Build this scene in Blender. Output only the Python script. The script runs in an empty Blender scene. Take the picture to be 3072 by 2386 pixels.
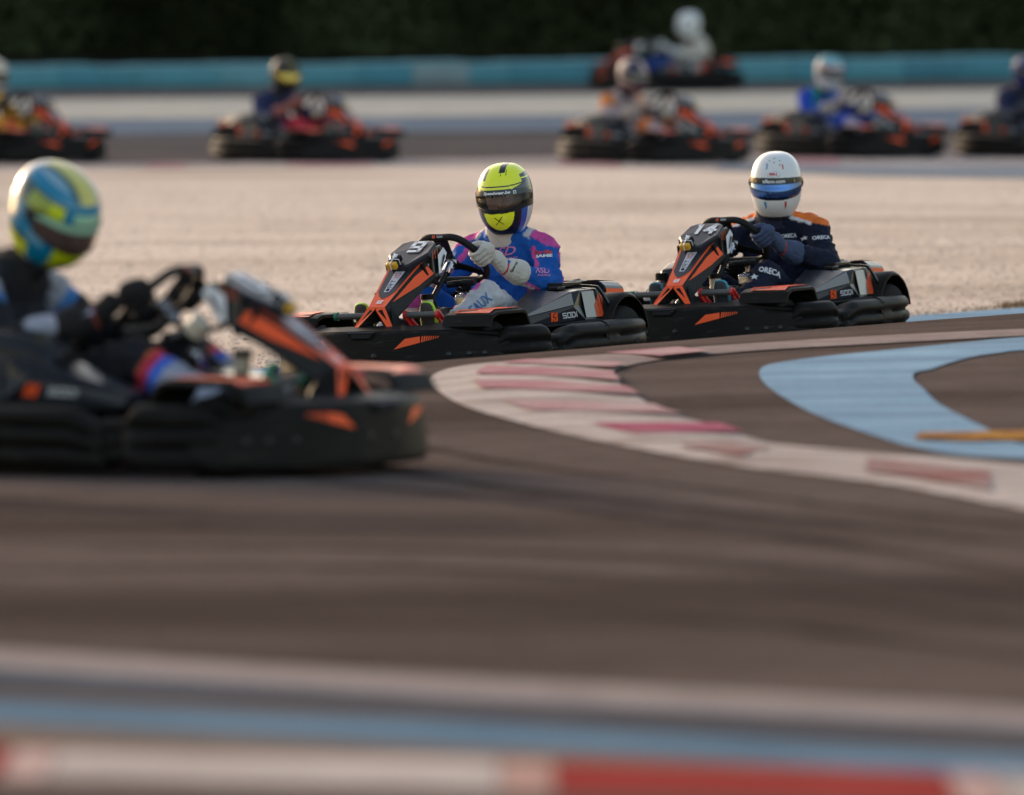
import bpy, bmesh, math, random
import numpy as np
from mathutils import Vector, Matrix, Quaternion, noise
from mathutils.bvhtree import BVHTree
random.seed(7); rng = np.random.default_rng(7)
sc = bpy.context.scene
COL = sc.collection
R = math.radians

# ------------------------------------------------------------------ camera
CAMZ = 2.6; LENS = 400.0; F = LENS / 36.0 * 3072.0
PITCH = math.atan((1193 + 700) / F)
cam = bpy.data.objects.new('camera', bpy.data.cameras.new('camera')); COL.objects.link(cam)
cam.data.lens = LENS; cam.data.sensor_width = 36; cam.data.sensor_fit = 'HORIZONTAL'
cam.location = (0, 0, CAMZ); cam.rotation_euler = (math.pi / 2 - PITCH, 0, 0)
cam.data.clip_start = 0.5; cam.data.clip_end = 3000
cam.data.dof.use_dof = True; cam.data.dof.focus_distance = 49.6; cam.data.dof.aperture_fstop = 3.7
sc.camera = cam
# ------------------------------------------------------------------ light
SUN_EL, SUN_AZ = R(13), R(-32)          # low sun, far left, behind the track
w = bpy.data.worlds.new('World'); sc.world = w; w.use_nodes = True
nt = w.node_tree; bg = nt.nodes['Background']
sky = nt.nodes.new('ShaderNodeTexSky'); sky.sky_type = 'NISHITA'; sky.sun_disc = False
sky.sun_elevation = SUN_EL; sky.sun_rotation = SUN_AZ; sky.air_density = 1.0; sky.dust_density = 2.0; sky.ozone_density = 0.8
tint = nt.nodes.new('ShaderNodeMix'); tint.data_type = 'RGBA'; tint.blend_type = 'MULTIPLY'; tint.inputs[0].default_value = 1; tint.inputs[7].default_value = (1.05, .945, .86, 1)   # rosy dusk air
nt.links.new(sky.outputs[0], tint.inputs[6]); nt.links.new(tint.outputs[2], bg.inputs[0]); bg.inputs[1].default_value = 0.15
sun = bpy.data.objects.new('sun', bpy.data.lights.new('sun', 'SUN')); COL.objects.link(sun)
sv = Vector((math.sin(SUN_AZ) * math.cos(SUN_EL), math.cos(SUN_AZ) * math.cos(SUN_EL), math.sin(SUN_EL)))
sun.rotation_euler = sv.to_track_quat('Z', 'Y').to_euler()
sun.data.energy = 1.3; sun.data.angle = R(3.5); sun.data.color = (1.0, 0.78, 0.58)
sc.view_settings.view_transform = 'Standard'; sc.view_settings.look = 'None'
sc.view_settings.gamma = 1.0; sc.view_settings.exposure = 1.3
sc.cycles.use_denoising = True
sc.cycles.max_bounces = 6; sc.cycles.transparent_max_bounces = 8

# ------------------------------------------------------------------ helpers
MATS = {}
def newmat(name):
    m = bpy.data.materials.new(name); m.use_nodes = True
    return m, m.node_tree, m.node_tree.nodes['Principled BSDF']
def plain(name, col, rough=0.5, metal=0.0, var=0.12, scale=14.0, bump=0.0, bscale=60.0, coat=0.0, spec=0.5, rvar=0.1):
    """solid colour with a little noise in colour, gloss and relief"""
    if name in MATS: return MATS[name]
    m, t, b = newmat(name); N = t.nodes.new; L = t.links.new
    tc = N('ShaderNodeTexCoord'); nz = N('ShaderNodeTexNoise'); nz.inputs['Scale'].default_value = scale; nz.inputs['Detail'].default_value = 5
    L(tc.outputs['Object'], nz.inputs['Vector'])
    mx = N('ShaderNodeMix'); mx.data_type = 'RGBA'
    mx.inputs[6].default_value = tuple(c * (1 - var) for c in col) + (1,); mx.inputs[7].default_value = tuple(min(1, c * (1 + var)) for c in col) + (1,)
    L(nz.outputs['Fac'], mx.inputs[0]); L(mx.outputs[2], b.inputs['Base Color'])
    mr = N('ShaderNodeMapRange'); mr.inputs['To Min'].default_value = max(0.02, rough - rvar); mr.inputs['To Max'].default_value = min(1, rough + rvar)
    L(nz.outputs['Fac'], mr.inputs['Value']); L(mr.outputs[0], b.inputs['Roughness'])
    b.inputs['Metallic'].default_value = metal; b.inputs['Coat Weight'].default_value = coat; b.inputs['Specular IOR Level'].default_value = spec
    if bump:
        n2 = N('ShaderNodeTexNoise'); n2.inputs['Scale'].default_value = bscale; n2.inputs['Detail'].default_value = 4
        L(tc.outputs['Object'], n2.inputs['Vector'])
        bp = N('ShaderNodeBump'); bp.inputs['Strength'].default_value = bump; bp.inputs['Distance'].default_value = 0.01
        L(n2.outputs['Fac'], bp.inputs['Height']); L(bp.outputs[0], b.inputs['Normal'])
    MATS[name] = m; return m
def painted(name, rough=0.5, coat=0.0, bump=0.0, bscale=30.0, spec=0.5, dirt=0.1):
    """colour comes from the paint attribute of the mesh (real paint or dyed cloth)"""
    if name in MATS: return MATS[name]
    m, t, b = newmat(name); N = t.nodes.new; L = t.links.new
    at = N('ShaderNodeAttribute'); at.attribute_name = 'paint'
    tc = N('ShaderNodeTexCoord'); nz = N('ShaderNodeTexNoise'); nz.inputs['Scale'].default_value = 18; nz.inputs['Detail'].default_value = 6
    L(tc.outputs['Object'], nz.inputs['Vector'])
    mr = N('ShaderNodeMapRange'); mr.inputs['To Min'].default_value = 1 - dirt; mr.inputs['To Max'].default_value = 1 + dirt * .6
    mr.inputs['From Min'].default_value = .3; mr.inputs['From Max'].default_value = .7
    L(nz.outputs['Fac'], mr.inputs['Value'])
    vm = N('ShaderNodeVectorMath'); vm.operation = 'SCALE'; L(at.outputs['Color'], vm.inputs[0]); L(mr.outputs[0], vm.inputs['Scale'])
    L(vm.outputs[0], b.inputs['Base Color'])
    b.inputs['Roughness'].default_value = rough; b.inputs['Coat Weight'].default_value = coat; b.inputs['Coat Roughness'].default_value = .08
    b.inputs['Specular IOR Level'].default_value = spec
    if bump:
        n2 = N('ShaderNodeTexNoise'); n2.inputs['Scale'].default_value = bscale; n2.inputs['Detail'].default_value = 5
        L(tc.outputs['Object'], n2.inputs['Vector'])
        bp = N('ShaderNodeBump'); bp.inputs['Strength'].default_value = bump; bp.inputs['Distance'].default_value = 0.02
        L(n2.outputs['Fac'], bp.inputs['Height']); L(bp.outputs[0], b.inputs['Normal'])
    MATS[name] = m; return m

def mk(name, verts, faces, mat, parent=None, smooth=True, ang=None, bevel=0.0, fmats=None, seg=2, solid=0.0):
    me = bpy.data.meshes.new(name)
    me.from_pydata([tuple(v) for v in verts], [], [tuple(int(i) for i in f) for f in faces]); me.validate(); me.update()
    for m in (mat if isinstance(mat, (list, tuple)) else [mat]): me.materials.append(m)
    if fmats is not None: me.polygons.foreach_set('material_index', list(fmats)[:len(me.polygons)])
    me.polygons.foreach_set('use_smooth', [bool(smooth)] * len(me.polygons))
    if ang and smooth: me.set_sharp_from_angle(angle=R(ang))
    o = bpy.data.objects.new(name, me); COL.objects.link(o)
    if parent: o.parent = parent
    if solid:
        s = o.modifiers.new('solid', 'SOLIDIFY'); s.thickness = solid; s.offset = -1
    if bevel:
        b = o.modifiers.new('bevel', 'BEVEL'); b.width = bevel; b.segments = seg; b.limit_method = 'ANGLE'; b.angle_limit = R(25); b.harden_normals = False
    return o
def mksmart(o, ang=35):
    me = o.data; me.polygons.foreach_set('use_smooth', [True] * len(me.polygons)); me.set_sharp_from_angle(angle=R(ang)); return o
class MB:
    def __init__(s): s.v = []; s.f = []; s.m = []
    def add(s, v, f, m=0):
        k = len(s.v); s.v += [tuple(p) for p in v]; s.f += [tuple(i + k for i in q) for q in f]; s.m += [m] * len(f); return s
    def box(s, c, size, rot=None, m=0):
        hx, hy, hz = [a / 2 for a in size]; c = Vector(c)
        v = [Vector((x, y, z)) for z in (-hz, hz) for y in (-hy, hy) for x in (-hx, hx)]
        if rot is not None: v = [rot @ p for p in v]
        return s.add([p + c for p in v], [(0, 2, 3, 1), (4, 5, 7, 6), (0, 1, 5, 4), (2, 6, 7, 3), (0, 4, 6, 2), (1, 3, 7, 5)], m)
    def loft(s, rings, closed=True, caps=True, m=0):
        n = len(rings[0]); v = [p for r in rings for p in r]; f = []
        for i in range(len(rings) - 1):
            for j in range(n if closed else n - 1):
                a = i * n + j; b = i * n + (j + 1) % n
                f.append((a, b, b + n, a + n))
        if caps and closed:
            f.append(tuple(range(n))[::-1]); f.append(tuple(range((len(rings) - 1) * n, len(rings) * n)))
        return s.add(v, f, m)
    def tube(s, pts, r, n=12, closed=False, m=0, caps=True):
        pts = [Vector(p) for p in pts]; K = len(pts)
        rr = r if isinstance(r, (list, tuple)) else [r] * K
        rings = []; u = None
        for i, p in enumerate(pts):
            a = pts[(i - 1) % K] if (closed or i > 0) else p; b = pts[(i + 1) % K] if (closed or i < K - 1) else p
            t = (b - a).normalized()
            if u is None: u = t.orthogonal().normalized()
            else: u = (u - t * u.dot(t)).normalized()
            w_ = t.cross(u)
            rings.append([p + (u * math.cos(q) + w_ * math.sin(q)) * rr[i] for q in [2 * math.pi * k / n for k in range(n)]])
        if closed:
            # close by aligning ring 0 again
            best = min(range(n), key=lambda k: (rings[-1][0] - rings[0][k]).length)
            rings.append([rings[0][(k + best) % n] for k in range(n)]); caps = False
        return s.loft(rings, True, caps, m)
    def cyl(s, a, b, r, n=16, m=0): return s.tube([a, b], r, n, m=m)
    def ell(s, c, r, n=12, k=8, rot=None, m=0):
        c = Vector(c); rings = []
        for i in range(k + 1):
            th = math.pi * i / k; th = min(max(th, .02), math.pi - .02)
            ring = []
            for j in range(n):
                ph = 2 * math.pi * j / n
                p = Vector((r[0] * math.sin(th) * math.cos(ph), r[1] * math.sin(th) * math.sin(ph), r[2] * math.cos(th)))
                if rot is not None: p = rot @ p
                ring.append(p + c)
            rings.append(ring)
        return s.loft(rings, True, True, m)
    def build(s, name, mat, parent=None, **k):
        k.setdefault('ang', 40)
        return mk(name, s.v, s.f, mat, parent, fmats=s.m, **k)
def smoothpath(pts, n=8, closed=False):
    """Catmull-Rom"""
    P = [Vector(p) for p in pts]; K = len(P); out = []
    rng_ = range(K if closed else K - 1)
    for i in rng_:
        p0 = P[(i - 1) % K] if (closed or i > 0) else P[0] * 2 - P[1]
        p1 = P[i]; p2 = P[(i + 1) % K]
        p3 = P[(i + 2) % K] if (closed or i < K - 2) else P[-1] * 2 - P[-2]
        for k in range(n):
            t = k / n
            out.append(.5 * ((2 * p1) + (p2 - p0) * t + (2 * p0 - 5 * p1 + 4 * p2 - p3) * t * t + (3 * p1 - p0 - 3 * p2 + p3) * t ** 3))
    if not closed: out.append(P[-1])
    return out
def tag(o, label=None, cat=None, group=None, kind=None):
    if label: o['label'] = label
    if cat: o['category'] = cat
    if group: o['group'] = group
    if kind: o['kind'] = kind
    return o
def empty(name, loc=(0, 0, 0)):
    o = bpy.data.objects.new(name, None); COL.objects.link(o); o.location = loc; o.empty_display_size = .2; return o
def copy_tree(o, parent=None):
    c = o.copy(); COL.objects.link(c)
    if parent: c.parent = parent
    for ch in o.children: copy_tree(ch, c)
    return c
TXT = {}
def text_geo(s, bold=0.02, shear=0.0, space=1.0):
    key = (s, bold, shear, space)
    if key in TXT: return TXT[key]
    cu = bpy.data.curves.new('t', 'FONT'); cu.body = s; cu.offset = bold; cu.shear = shear; cu.space_character = space
    cu.align_x = 'CENTER'; cu.align_y = 'CENTER'; cu.resolution_u = 3
    ob = bpy.data.objects.new('t', cu); COL.objects.link(ob)
    dg = bpy.context.evaluated_depsgraph_get(); dg.update()
    me = bpy.data.meshes.new_from_object(ob.evaluated_get(dg))
    v = np.array([x.co[:2] for x in me.vertices]); f = [tuple(p.vertices) for p in me.polygons]
    bpy.data.objects.remove(ob); bpy.data.curves.remove(cu); bpy.data.meshes.remove(me)
    lo, hi = v.min(0), v.max(0); v = (v - (lo + hi) / 2) / (hi - lo)    # unit box
    TXT[key] = (v, f); return TXT[key]
def lettering(s, o, right, up, wd, ht, mat, parent, bvh=None, off=.002, name='lettering', **k):
    """flat lettering of size wd x ht at o; with bvh it is laid on the surface behind it"""
    v, f = text_geo(s, **k); o = Vector(o); right = Vector(right).normalized(); up = Vector(up).normalized(); n = right.cross(up).normalized()
    P = []
    for x, y in v:
        p = o + right * (x * wd) + up * (y * ht)
        if bvh:
            h = bvh.ray_cast(p + n * .15, -n, .4)
            p = h[0] + n * off if h[0] is not None else p
        else: p = p + n * off
        P.append(p)
    return mk(name, P, f, mat, parent, smooth=False)
def patch(poly, o, right, up, mat, parent, bvh=None, off=.0015, name='decal', sub=6):
    """a sticker: convex polygon in (right, up) metres, gridded and laid on the surface"""
    o = Vector(o); right = Vector(right).normalized(); up = Vector(up).normalized(); n = right.cross(up).normalized()
    b = bmesh.new(); vs = [b.verts.new((x, y, 0)) for x, y in poly]; b.faces.new(vs)
    if bvh:
        bmesh.ops.triangulate(b, faces=b.faces[:]); bmesh.ops.subdivide_edges(b, edges=b.edges[:], cuts=sub, use_grid_fill=True)
    P = []
    b.verts.ensure_lookup_table()
    for q in b.verts:
        p = o + right * q.co.x + up * q.co.y
        if bvh:
            h = bvh.ray_cast(p + n * .15, -n, .4); p = h[0] + n * off if h[0] is not None else p
        else: p = p + n * off
        P.append(p)
    b.verts.index_update(); Fc = [[v.index for v in f.verts] for f in b.faces]; b.free()
    return mk(name, P, Fc, mat, parent, smooth=bool(bvh))

# ------------------------------------------------------------------ lie of the land
KN = [(-60, 1.3), (0, 1.62), (20, 1.85), (34, 2.12), (40, 2.22), (45.3, 2.365), (46.2, 2.51), (46.9, 2.565), (48, 2.582), (49, 2.62), (49.7, 2.70), (50.4, 2.74), (51, 2.75), (60, 2.84), (101, 3.50), (107, 3.585), (134, 3.77), (200, 3.95), (3000, 6)]
_tw = np.arange(-60, 420, .1); _tp = np.interp(_tw, [k[0] for k in KN], [k[1] for k in KN])
_k = np.exp(-.5 * (np.arange(-25, 26) * .1 / .38) ** 2); _k /= _k.sum()
_tp = np.convolve(np.pad(_tp, 25, mode='edge'), _k, mode='valid'); _tpl = _tp.tolist()
def sst(a, b, x):
    t = min(1, max(0, (x - a) / (b - a))); return t * t * (3 - 2 * t)
def warp(x, y):
    g = sst(34, 43, y) * (1 - sst(58, 80, y)); return 1.64 * (6 * math.tanh(x / 6) + .45) * g
def gz(x, y):
    w_ = min(419, max(-59.9, y - warp(x, y))); i = (w_ + 60) * 10; k = int(i); k = min(k, len(_tpl) - 2); fr = i - k
    return CAMZ - (_tpl[k] * (1 - fr) + _tpl[k + 1] * fr)
cp, sp_ = math.cos(PITCH), math.sin(PITCH)
def ray(px, py):
    a = (px - 1536) / F; b = -(py - 1193) / F
    return Vector((a, cp + b * sp_, -sp_ + b * cp))
def hit(px, py):
    d = ray(px, py); y = 8.0; st = .4; prev = y
    while y < 600:
        t = y / d.y
        if CAMZ + d.z * t < gz(d.x * t, y): break
        prev = y; y += st if y < 70 else 1.5
    lo, hi = prev, y
    for _ in range(24):
        m = (lo + hi) / 2; t = m / d.y
        if CAMZ + d.z * t < gz(d.x * t, m): hi = m
        else: lo = m
    t = hi / d.y; return (d.x * t, hi)
# ------------------------------------------------------------------ setting materials
def ground_mat(name, c1, c2, sc1, rough=.85, c3=None, sc3=1.2, bump=.5, bsc=160, streak=None, spec=.0, amt=.5, grain=.22):
    m, t, b = newmat(name); N = t.nodes.new; L = t.links.new
    tc = N('ShaderNodeTexCoord'); n1 = N('ShaderNodeTexNoise'); n1.inputs['Scale'].default_value = sc1; n1.inputs['Detail'].default_value = 8; n1.inputs['Roughness'].default_value = .65
    L(tc.outputs['Object'], n1.inputs['Vector'])
    cr = N('ShaderNodeValToRGB'); cr.color_ramp.elements[0].position = .32; cr.color_ramp.elements[1].position = .68
    cr.color_ramp.elements[0].color = (*c1, 1); cr.color_ramp.elements[1].color = (*c2, 1); L(n1.outputs['Fac'], cr.inputs[0])
    last = cr.outputs[0]
    if c3:
        mp = N('ShaderNodeMapping'); mp.inputs['Scale'].default_value = streak or (1, 1, 1); mp.inputs['Rotation'].default_value = (0, 0, R(-12))
        L(tc.outputs['Object'], mp.inputs[0]); n3 = N('ShaderNodeTexNoise'); n3.inputs['Scale'].default_value = sc3; n3.inputs['Detail'].default_value = 6
        L(mp.outputs[0], n3.inputs['Vector']); mr = N('ShaderNodeMapRange'); mr.inputs['From Min'].default_value = .42; mr.inputs['From Max'].default_value = .68; mr.inputs['To Max'].default_value = amt
        L(n3.outputs['Fac'], mr.inputs['Value']); mx = N('ShaderNodeMix'); mx.data_type = 'RGBA'; mx.inputs[7].default_value = (*c3, 1)
        L(mr.outputs[0], mx.inputs[0]); L(last, mx.inputs[6]); last = mx.outputs[2]
    if grain:
        n4 = N('ShaderNodeTexNoise'); n4.inputs['Scale'].default_value = 55; n4.inputs['Detail'].default_value = 4; n4.inputs['Roughness'].default_value = .7; L(tc.outputs['Object'], n4.inputs['Vector'])
        m4 = N('ShaderNodeMapRange'); m4.inputs['From Min'].default_value = .3; m4.inputs['From Max'].default_value = .7; m4.inputs['To Min'].default_value = 1 - grain; m4.inputs['To Max'].default_value = 1 + grain
        L(n4.outputs['Fac'], m4.inputs['Value']); vm = N('ShaderNodeVectorMath'); vm.operation = 'SCALE'; L(last, vm.inputs[0]); L(m4.outputs[0], vm.inputs['Scale']); last = vm.outputs[0]
    L(last, b.inputs['Base Color']); b.inputs['Roughness'].default_value = rough; b.inputs['Specular IOR Level'].default_value = spec
    n2 = N('ShaderNodeTexNoise'); n2.inputs['Scale'].default_value = bsc; n2.inputs['Detail'].default_value = 3; L(tc.outputs['Object'], n2.inputs['Vector'])
    bp = N('ShaderNodeBump'); bp.inputs['Strength'].default_value = bump; bp.inputs['Distance'].default_value = .01
    L(n2.outputs['Fac'], bp.inputs['Height']); L(bp.outputs[0], b.inputs['Normal'])
    return m
M_ASPH = ground_mat('asphalt', (.108, .082, .071), (.150, .116, .102), 5, c3=(.056, .041, .035), sc3=.42, streak=(.35, 1.1, 1), rough=.85, amt=.9)
M_GRAV = ground_mat('gravel', (.60, .48, .385), (.84, .70, .58), 22, c3=(.36, .27, .20), sc3=.55, bump=1.0, bsc=45, rough=.95, spec=0, amt=.6, streak=(.6, .8, 1))
M_GRAVF = ground_mat('far_gravel', (.66, .52, .38), (.86, .72, .56), 3, bump=.6, bsc=20, rough=.95, spec=0)
M_BLUE = ground_mat('blue_paint', (.21, .32, .43), (.28, .41, .52), 2.2, c3=(.14, .20, .26), sc3=1.6, streak=(.3, 2.2, 1), rough=.6, amt=.6)
M_BLUG = ground_mat('worn_blue_paint', (.20, .22, .245), (.29, .31, .34), 1.5, rough=.7)
M_WHITE = ground_mat('white_kerb_paint', (.40, .34, .31), (.60, .53, .49), 3, c3=(.20, .15, .13), sc3=2.4, streak=(.5, 1.6, 1), rough=.6, amt=.75)
M_PINK = ground_mat('faded_red_paint', (.34, .14, .16), (.46, .27, .27), 3, c3=(.46, .36, .34), sc3=2.2, rough=.6, amt=.9)
M_MAUV = ground_mat('dark_red_paint', (.22, .09, .085), (.34, .18, .165), 4, c3=(.36, .29, .265), sc3=1.8, rough=.7, amt=.8)
M_RED = ground_mat('red_kerb_paint', (.27, .040, .034), (.36, .065, .055), 4, c3=(.22, .05, .045), sc3=3, rough=.55)
M_GREYL = ground_mat('worn_white_line', (.25, .205, .19), (.36, .305, .285), 6, rough=.7)
M_SLATE = ground_mat('worn_slate_paint', (.085, .095, .115), (.12, .13, .15), 3, rough=.7)
M_SOIL = ground_mat('brown_verge', (.14, .11, .09), (.22, .17, .14), 4, rough=.9)
M_BLUD = ground_mat('dull_blue_paint', (.10, .18, .26), (.16, .26, .35), 2.2, c3=(.10, .12, .14), sc3=1.6, streak=(.3, 2.2, 1), rough=.6, amt=.6)
M_RUB_SHADE = ground_mat('rubber_and_shadow_asphalt', (.036, .027, .024), (.072, .055, .049), 3, rough=.8, streak=(.2, 3, 1), c3=(.115, .090, .081), sc3=1.2, amt=.8)  # dark tone for tyre rubber and for the near kart's painted shadow
M_YEL = ground_mat('worn_yellow_paint', (.30, .12, .06), (.52, .29, .06), 7, c3=(.16, .09, .07), sc3=9, rough=.8, amt=1.0)

def struct(o): tag(o, kind='structure'); return o
def grid_axis(parts):
    out = []
    for a, b, s in parts: out += list(np.arange(a, b - 1e-6, s))
    out.append(parts[-1][1]); return out
gx = grid_axis([(-400, -60, 40), (-60, -12, 6), (-12, -4, .8), (-4, 4, .25), (4, 12, .8), (12, 60, 6), (60, 400, 40)])
gy = grid_axis([(-40, 10, 5), (10, 34, .8), (34, 56, .25), (56, 80, .8), (80, 200, 4), (200, 1000, 50)])
V = [(x, y, gz(x, y)) for y in gy for x in gx]; nx = len(gx)
Fc = [(j * nx + i, j * nx + i + 1, (j + 1) * nx + i + 1, (j + 1) * nx + i) for j in range(len(gy) - 1) for i in range(nx - 1)]
struct(mk('asphalt_ground', V, Fc, M_ASPH))

def resample(P, n):
    P = np.array(P, float); d = np.r_[0, np.cumsum(np.linalg.norm(np.diff(P, axis=0), axis=1))]
    t = np.linspace(0, d[-1], n); return np.c_[np.interp(t, d, P[:, 0]), np.interp(t, d, P[:, 1])]
def drape(A, B, m, off, mid=0.0):
    """sheet between world polylines A and B (same length), lying on the ground"""
    v = []; n = len(A)
    for k in range(m + 1):
        t = k / m
        for a, b in zip(A, B):
            x = a[0] * (1 - t) + b[0] * t; y = a[1] * (1 - t) + b[1] * t
            v.append((x, y, gz(x, y) + off + mid * math.sin(math.pi * t)))
    return v, [(k * n + i, k * n + i + 1, (k + 1) * n + i + 1, (k + 1) * n + i) for k in range(m) for i in range(n - 1)]
def px(P): return [hit(*p) for p in P]
def band(name, near, far, mat, off, n=60, m=6):
    """strip across the whole view given by its two edges as sighted lines; ends are carried on well past the frame"""
    def ext(P):
        W = px(P); a, b = np.array(W[0]), np.array(W[1]); c, d = np.array(W[-2]), np.array(W[-1])
        def go(p, q, k): u = (q - p) / np.linalg.norm(q - p); return tuple(q + u * k)
        L0 = 3 + .12 * a[1]
        return [go(b, a, L0)] + W + [go(c, d, L0)]
    A = resample(ext(near), n); B = resample(ext(far), n)
    v, f = drape(A, B, m, off); return struct(mk(name, v, f, mat))
# -- beyond the crest: gravel trap and its blue edge line
def wline(wv, xs):
    out = []
    for x in xs:
        y = wv
        for _ in range(30): y = .5 * y + .5 * (wv + warp(x, y))
        out.append((x, y))
    return out
xs = list(np.linspace(-9, 9, 91))
farK_near = [(-300, 520), (0, 516), (700, 506), (1500, 498), (2100, 512), (2600, 532), (3072, 540), (3400, 545)]
farK_far = [(-300, 503), (0, 500), (700, 490), (1500, 478), (2200, 465), (3072, 455), (3400, 452)]
G1 = wline(53.45, xs); G2w = px(farK_near); G2 = [(x * 1.0, float(np.interp(x, [p[0] for p in G2w], [p[1] for p in G2w]))) for x in [q * 1.25 for q in xs]]
v, f = drape(G1, G2, 90, .005); struct(mk('gravel_trap', v, f, M_GRAV))
v, f = drape(wline(51.6, xs), wline(53.45, xs), 6, .007); struct(mk('blue_edge_line', v, f, M_BLUE))
v, f = drape(wline(51.4, xs), wline(51.55, xs), 2, .009); struct(mk('white_edge_line', v, f, M_WHITE))
band('far_kerb', farK_near, farK_far, M_WHITE, .007)
for a, b in ((440, 560), (860, 1120), (1680, 1860), (2330, 2520)):
    ya = lambda x: np.interp(x, [p[0] for p in farK_near], [p[1] for p in farK_near]); yb = lambda x: np.interp(x, [p[0] for p in farK_far], [p[1] for p in farK_far])
    A = px([(a, ya(a)), (b, ya(b))]); B = px([(a, yb(a)), (b, yb(b))]); v, f = drape(resample(A, 6), resample(B, 6), 3, .010)
    struct(mk('far_kerb_red_block', v, f, M_PINK))
A = px([(2150, 514), (2600, 533), (3300, 544)]); B = px([(2150, 496), (2600, 500), (3300, 500)])
v, f = drape(resample(A, 20), resample(B, 20), 3, .013); struct(mk('far_blue_paint', v, f, M_BLUG))
band('far_blue_band', [(-300, 410), (0, 408), (850, 398), (1550, 394), (3072, 384), (3300, 383)], [(-300, 362), (0, 360), (850, 356), (1550, 348), (3072, 322), (3300, 320)], M_BLUG, .004)
band('far_gravel', [(-300, 362), (0, 360), (850, 356), (1550, 348), (3072, 322), (3300, 320)], [(-300, 304), (0, 302), (850, 294), (1550, 288), (3072, 268), (3300, 266)], M_GRAVF, .007)
M_ASPF = ground_mat('shade_lifted_asphalt', (.150, .120, .106), (.200, .165, .148), 2, c3=(.10, .08, .07), sc3=.3, streak=(.3, 1.5, 1))  # asphalt copy with its colour raised to make up for the wood's shade
band('far_track', [(-300, 502), (0, 500), (700, 490), (1500, 478), (2200, 465), (3072, 455), (3400, 452)], [(-300, 410), (0, 408), (850, 398), (1550, 394), (3072, 384), (3300, 383)], M_ASPF, .003)
band('farthest_track', [(-300, 304), (0, 302), (850, 294), (1550, 288), (3072, 268), (3300, 266)], [(-300, 268), (0, 266), (850, 257), (1550, 250), (3072, 234), (3300, 232)], M_ASPF, .003)
# -- hairpin kerb
KO = [(3400, 1590), (3072, 1534), (2657, 1457), (2228, 1406), (1928, 1354), (1714, 1311), (1543, 1268), (1400, 1225), (1325, 1185), (1292, 1150), (1305, 1126), (1360, 1107), (1457, 1093), (1628, 1080), (1886, 1062), (2228, 1037), (2657, 1011), (3072, 992), (3400, 980)]
KI = [(3400, 1420), (3072, 1401), (2657, 1366), (2400, 1345), (2305, 1333), (2203, 1303), (2125, 1277), (1985, 1240), (1930, 1205), (1880, 1175), (1855, 1150), (1838, 1127), (1862, 1108), (1930, 1092), (2040, 1077), (2300, 1054), (2657, 1034), (3072, 1012), (3400, 1000)]
KOw = [Vector((*p, 0)) for p in px(KO)]; KIw = [Vector((*p, 0)) for p in px(KI)]
KOs = smoothpath(KOw, 10); KIs = smoothpath(KIw, 10)
mb = MB()
for i0, i1, mi in ((0, 121, 0), (120, len(KOs), 4)):
    v, f = drape([p[:2] for p in KOs[i0:i1]], [p[:2] for p in KIs[i0:i1]], 10, .006, mid=.012); mb.add(v, f, mi)
def at(P, t): i = t * 10; k = min(int(i), len(P) - 2); return P[k].lerp(P[k + 1], i - k)
for t0, t1, a, b, mi in ((12.3, 11.5, .24, 1, 1), (10.9, 9.7, .24, 1, 1), (9.0, 8.2, .22, 1, 1), (7.3, 6.55, .24, 1, 1), (5.6, 4.75, .30, 1, 3), (3.9, 3.15, .22, .66, 2), (2.15, 1.25, .2, .66, 2), (14.4, 13.6, .2, 1, 1)):
    A = [at(KOs, t).lerp(at(KIs, t), a)[:2] for t in np.linspace(t0, t1, 10)]; B = [at(KOs, t).lerp(at(KIs, t), b)[:2] for t in np.linspace(t0, t1, 10)]
    v, f = drape(A, B, 5, .021); mb.add(v, f, mi)
struct(mb.build('hairpin_kerb', [M_WHITE, M_PINK, M_MAUV, ground_mat('magenta_paint', (.30, .04, .10), (.40, .09, .15), 4, c3=(.40, .28, .27), sc3=2, rough=.6, amt=.6), ground_mat('faded_kerb_paint', (.22, .17, .155), (.36, .29, .27), 3, rough=.8)]))
# -- blue run-off paint inside the hairpin
BO = [(3400, 1395), (3072, 1380), (2870, 1368), (2720, 1340), (2560, 1290), (2440, 1245), (2340, 1190), (2290, 1150), (2278, 1120), (2300, 1100), (2380, 1085), (2500, 1070), (2700, 1050), (2900, 1030), (3072, 1015), (3400, 1000)]
BI = [(3400, 1345), (3150, 1340), (3040, 1330), (2960, 1290), (2880, 1250), (2810, 1210), (2770, 1170), (2742, 1145), (2740, 1130), (2750, 1120), (2790, 1112), (2850, 1092), (2930, 1072), (3000, 1062), (3072, 1054), (3400, 1035)]
BOs = smoothpath([Vector((*p, 0)) for p in px(BO)], 8); BIs = smoothpath([Vector((*p, 0)) for p in px(BI)], 8)
v, f = drape([p[:2] for p in BOs], [p[:2] for p in BIs], 10, .005); struct(mk('blue_run_off_paint', v, f, M_BLUE))
A = px([(2742, 1328), (2900, 1332), (3072, 1330), (3300, 1330)]); B = px([(2765, 1308), (2900, 1306), (3072, 1302), (3300, 1298)])
v, f = drape(resample(A, 24), resample(B, 24), 3, .012, mid=.006); struct(mk('yellow_low_kerb', v, f, M_YEL))
# -- lines in front
def L3(a, b, c): return [(-300, a - .2 * (b - a)), (0, a), (1500, b), (3072, c), (3400, c + .2 * (c - b))]
band('worn_white_line', L3(2010, 2108, 2190), L3(1953, 2046, 2131), M_GREYL, .005)
band('slate_line', L3(2064, 2140, 2226), L3(2010, 2108, 2190), M_SLATE, .006)
band('blue_line', L3(2176, 2250, 2337), L3(2108, 2176, 2272), M_BLUD, .005)
band('verge', L3(2250, 2292, 2340), L3(2176, 2250, 2337), M_SOIL, .006)
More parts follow.
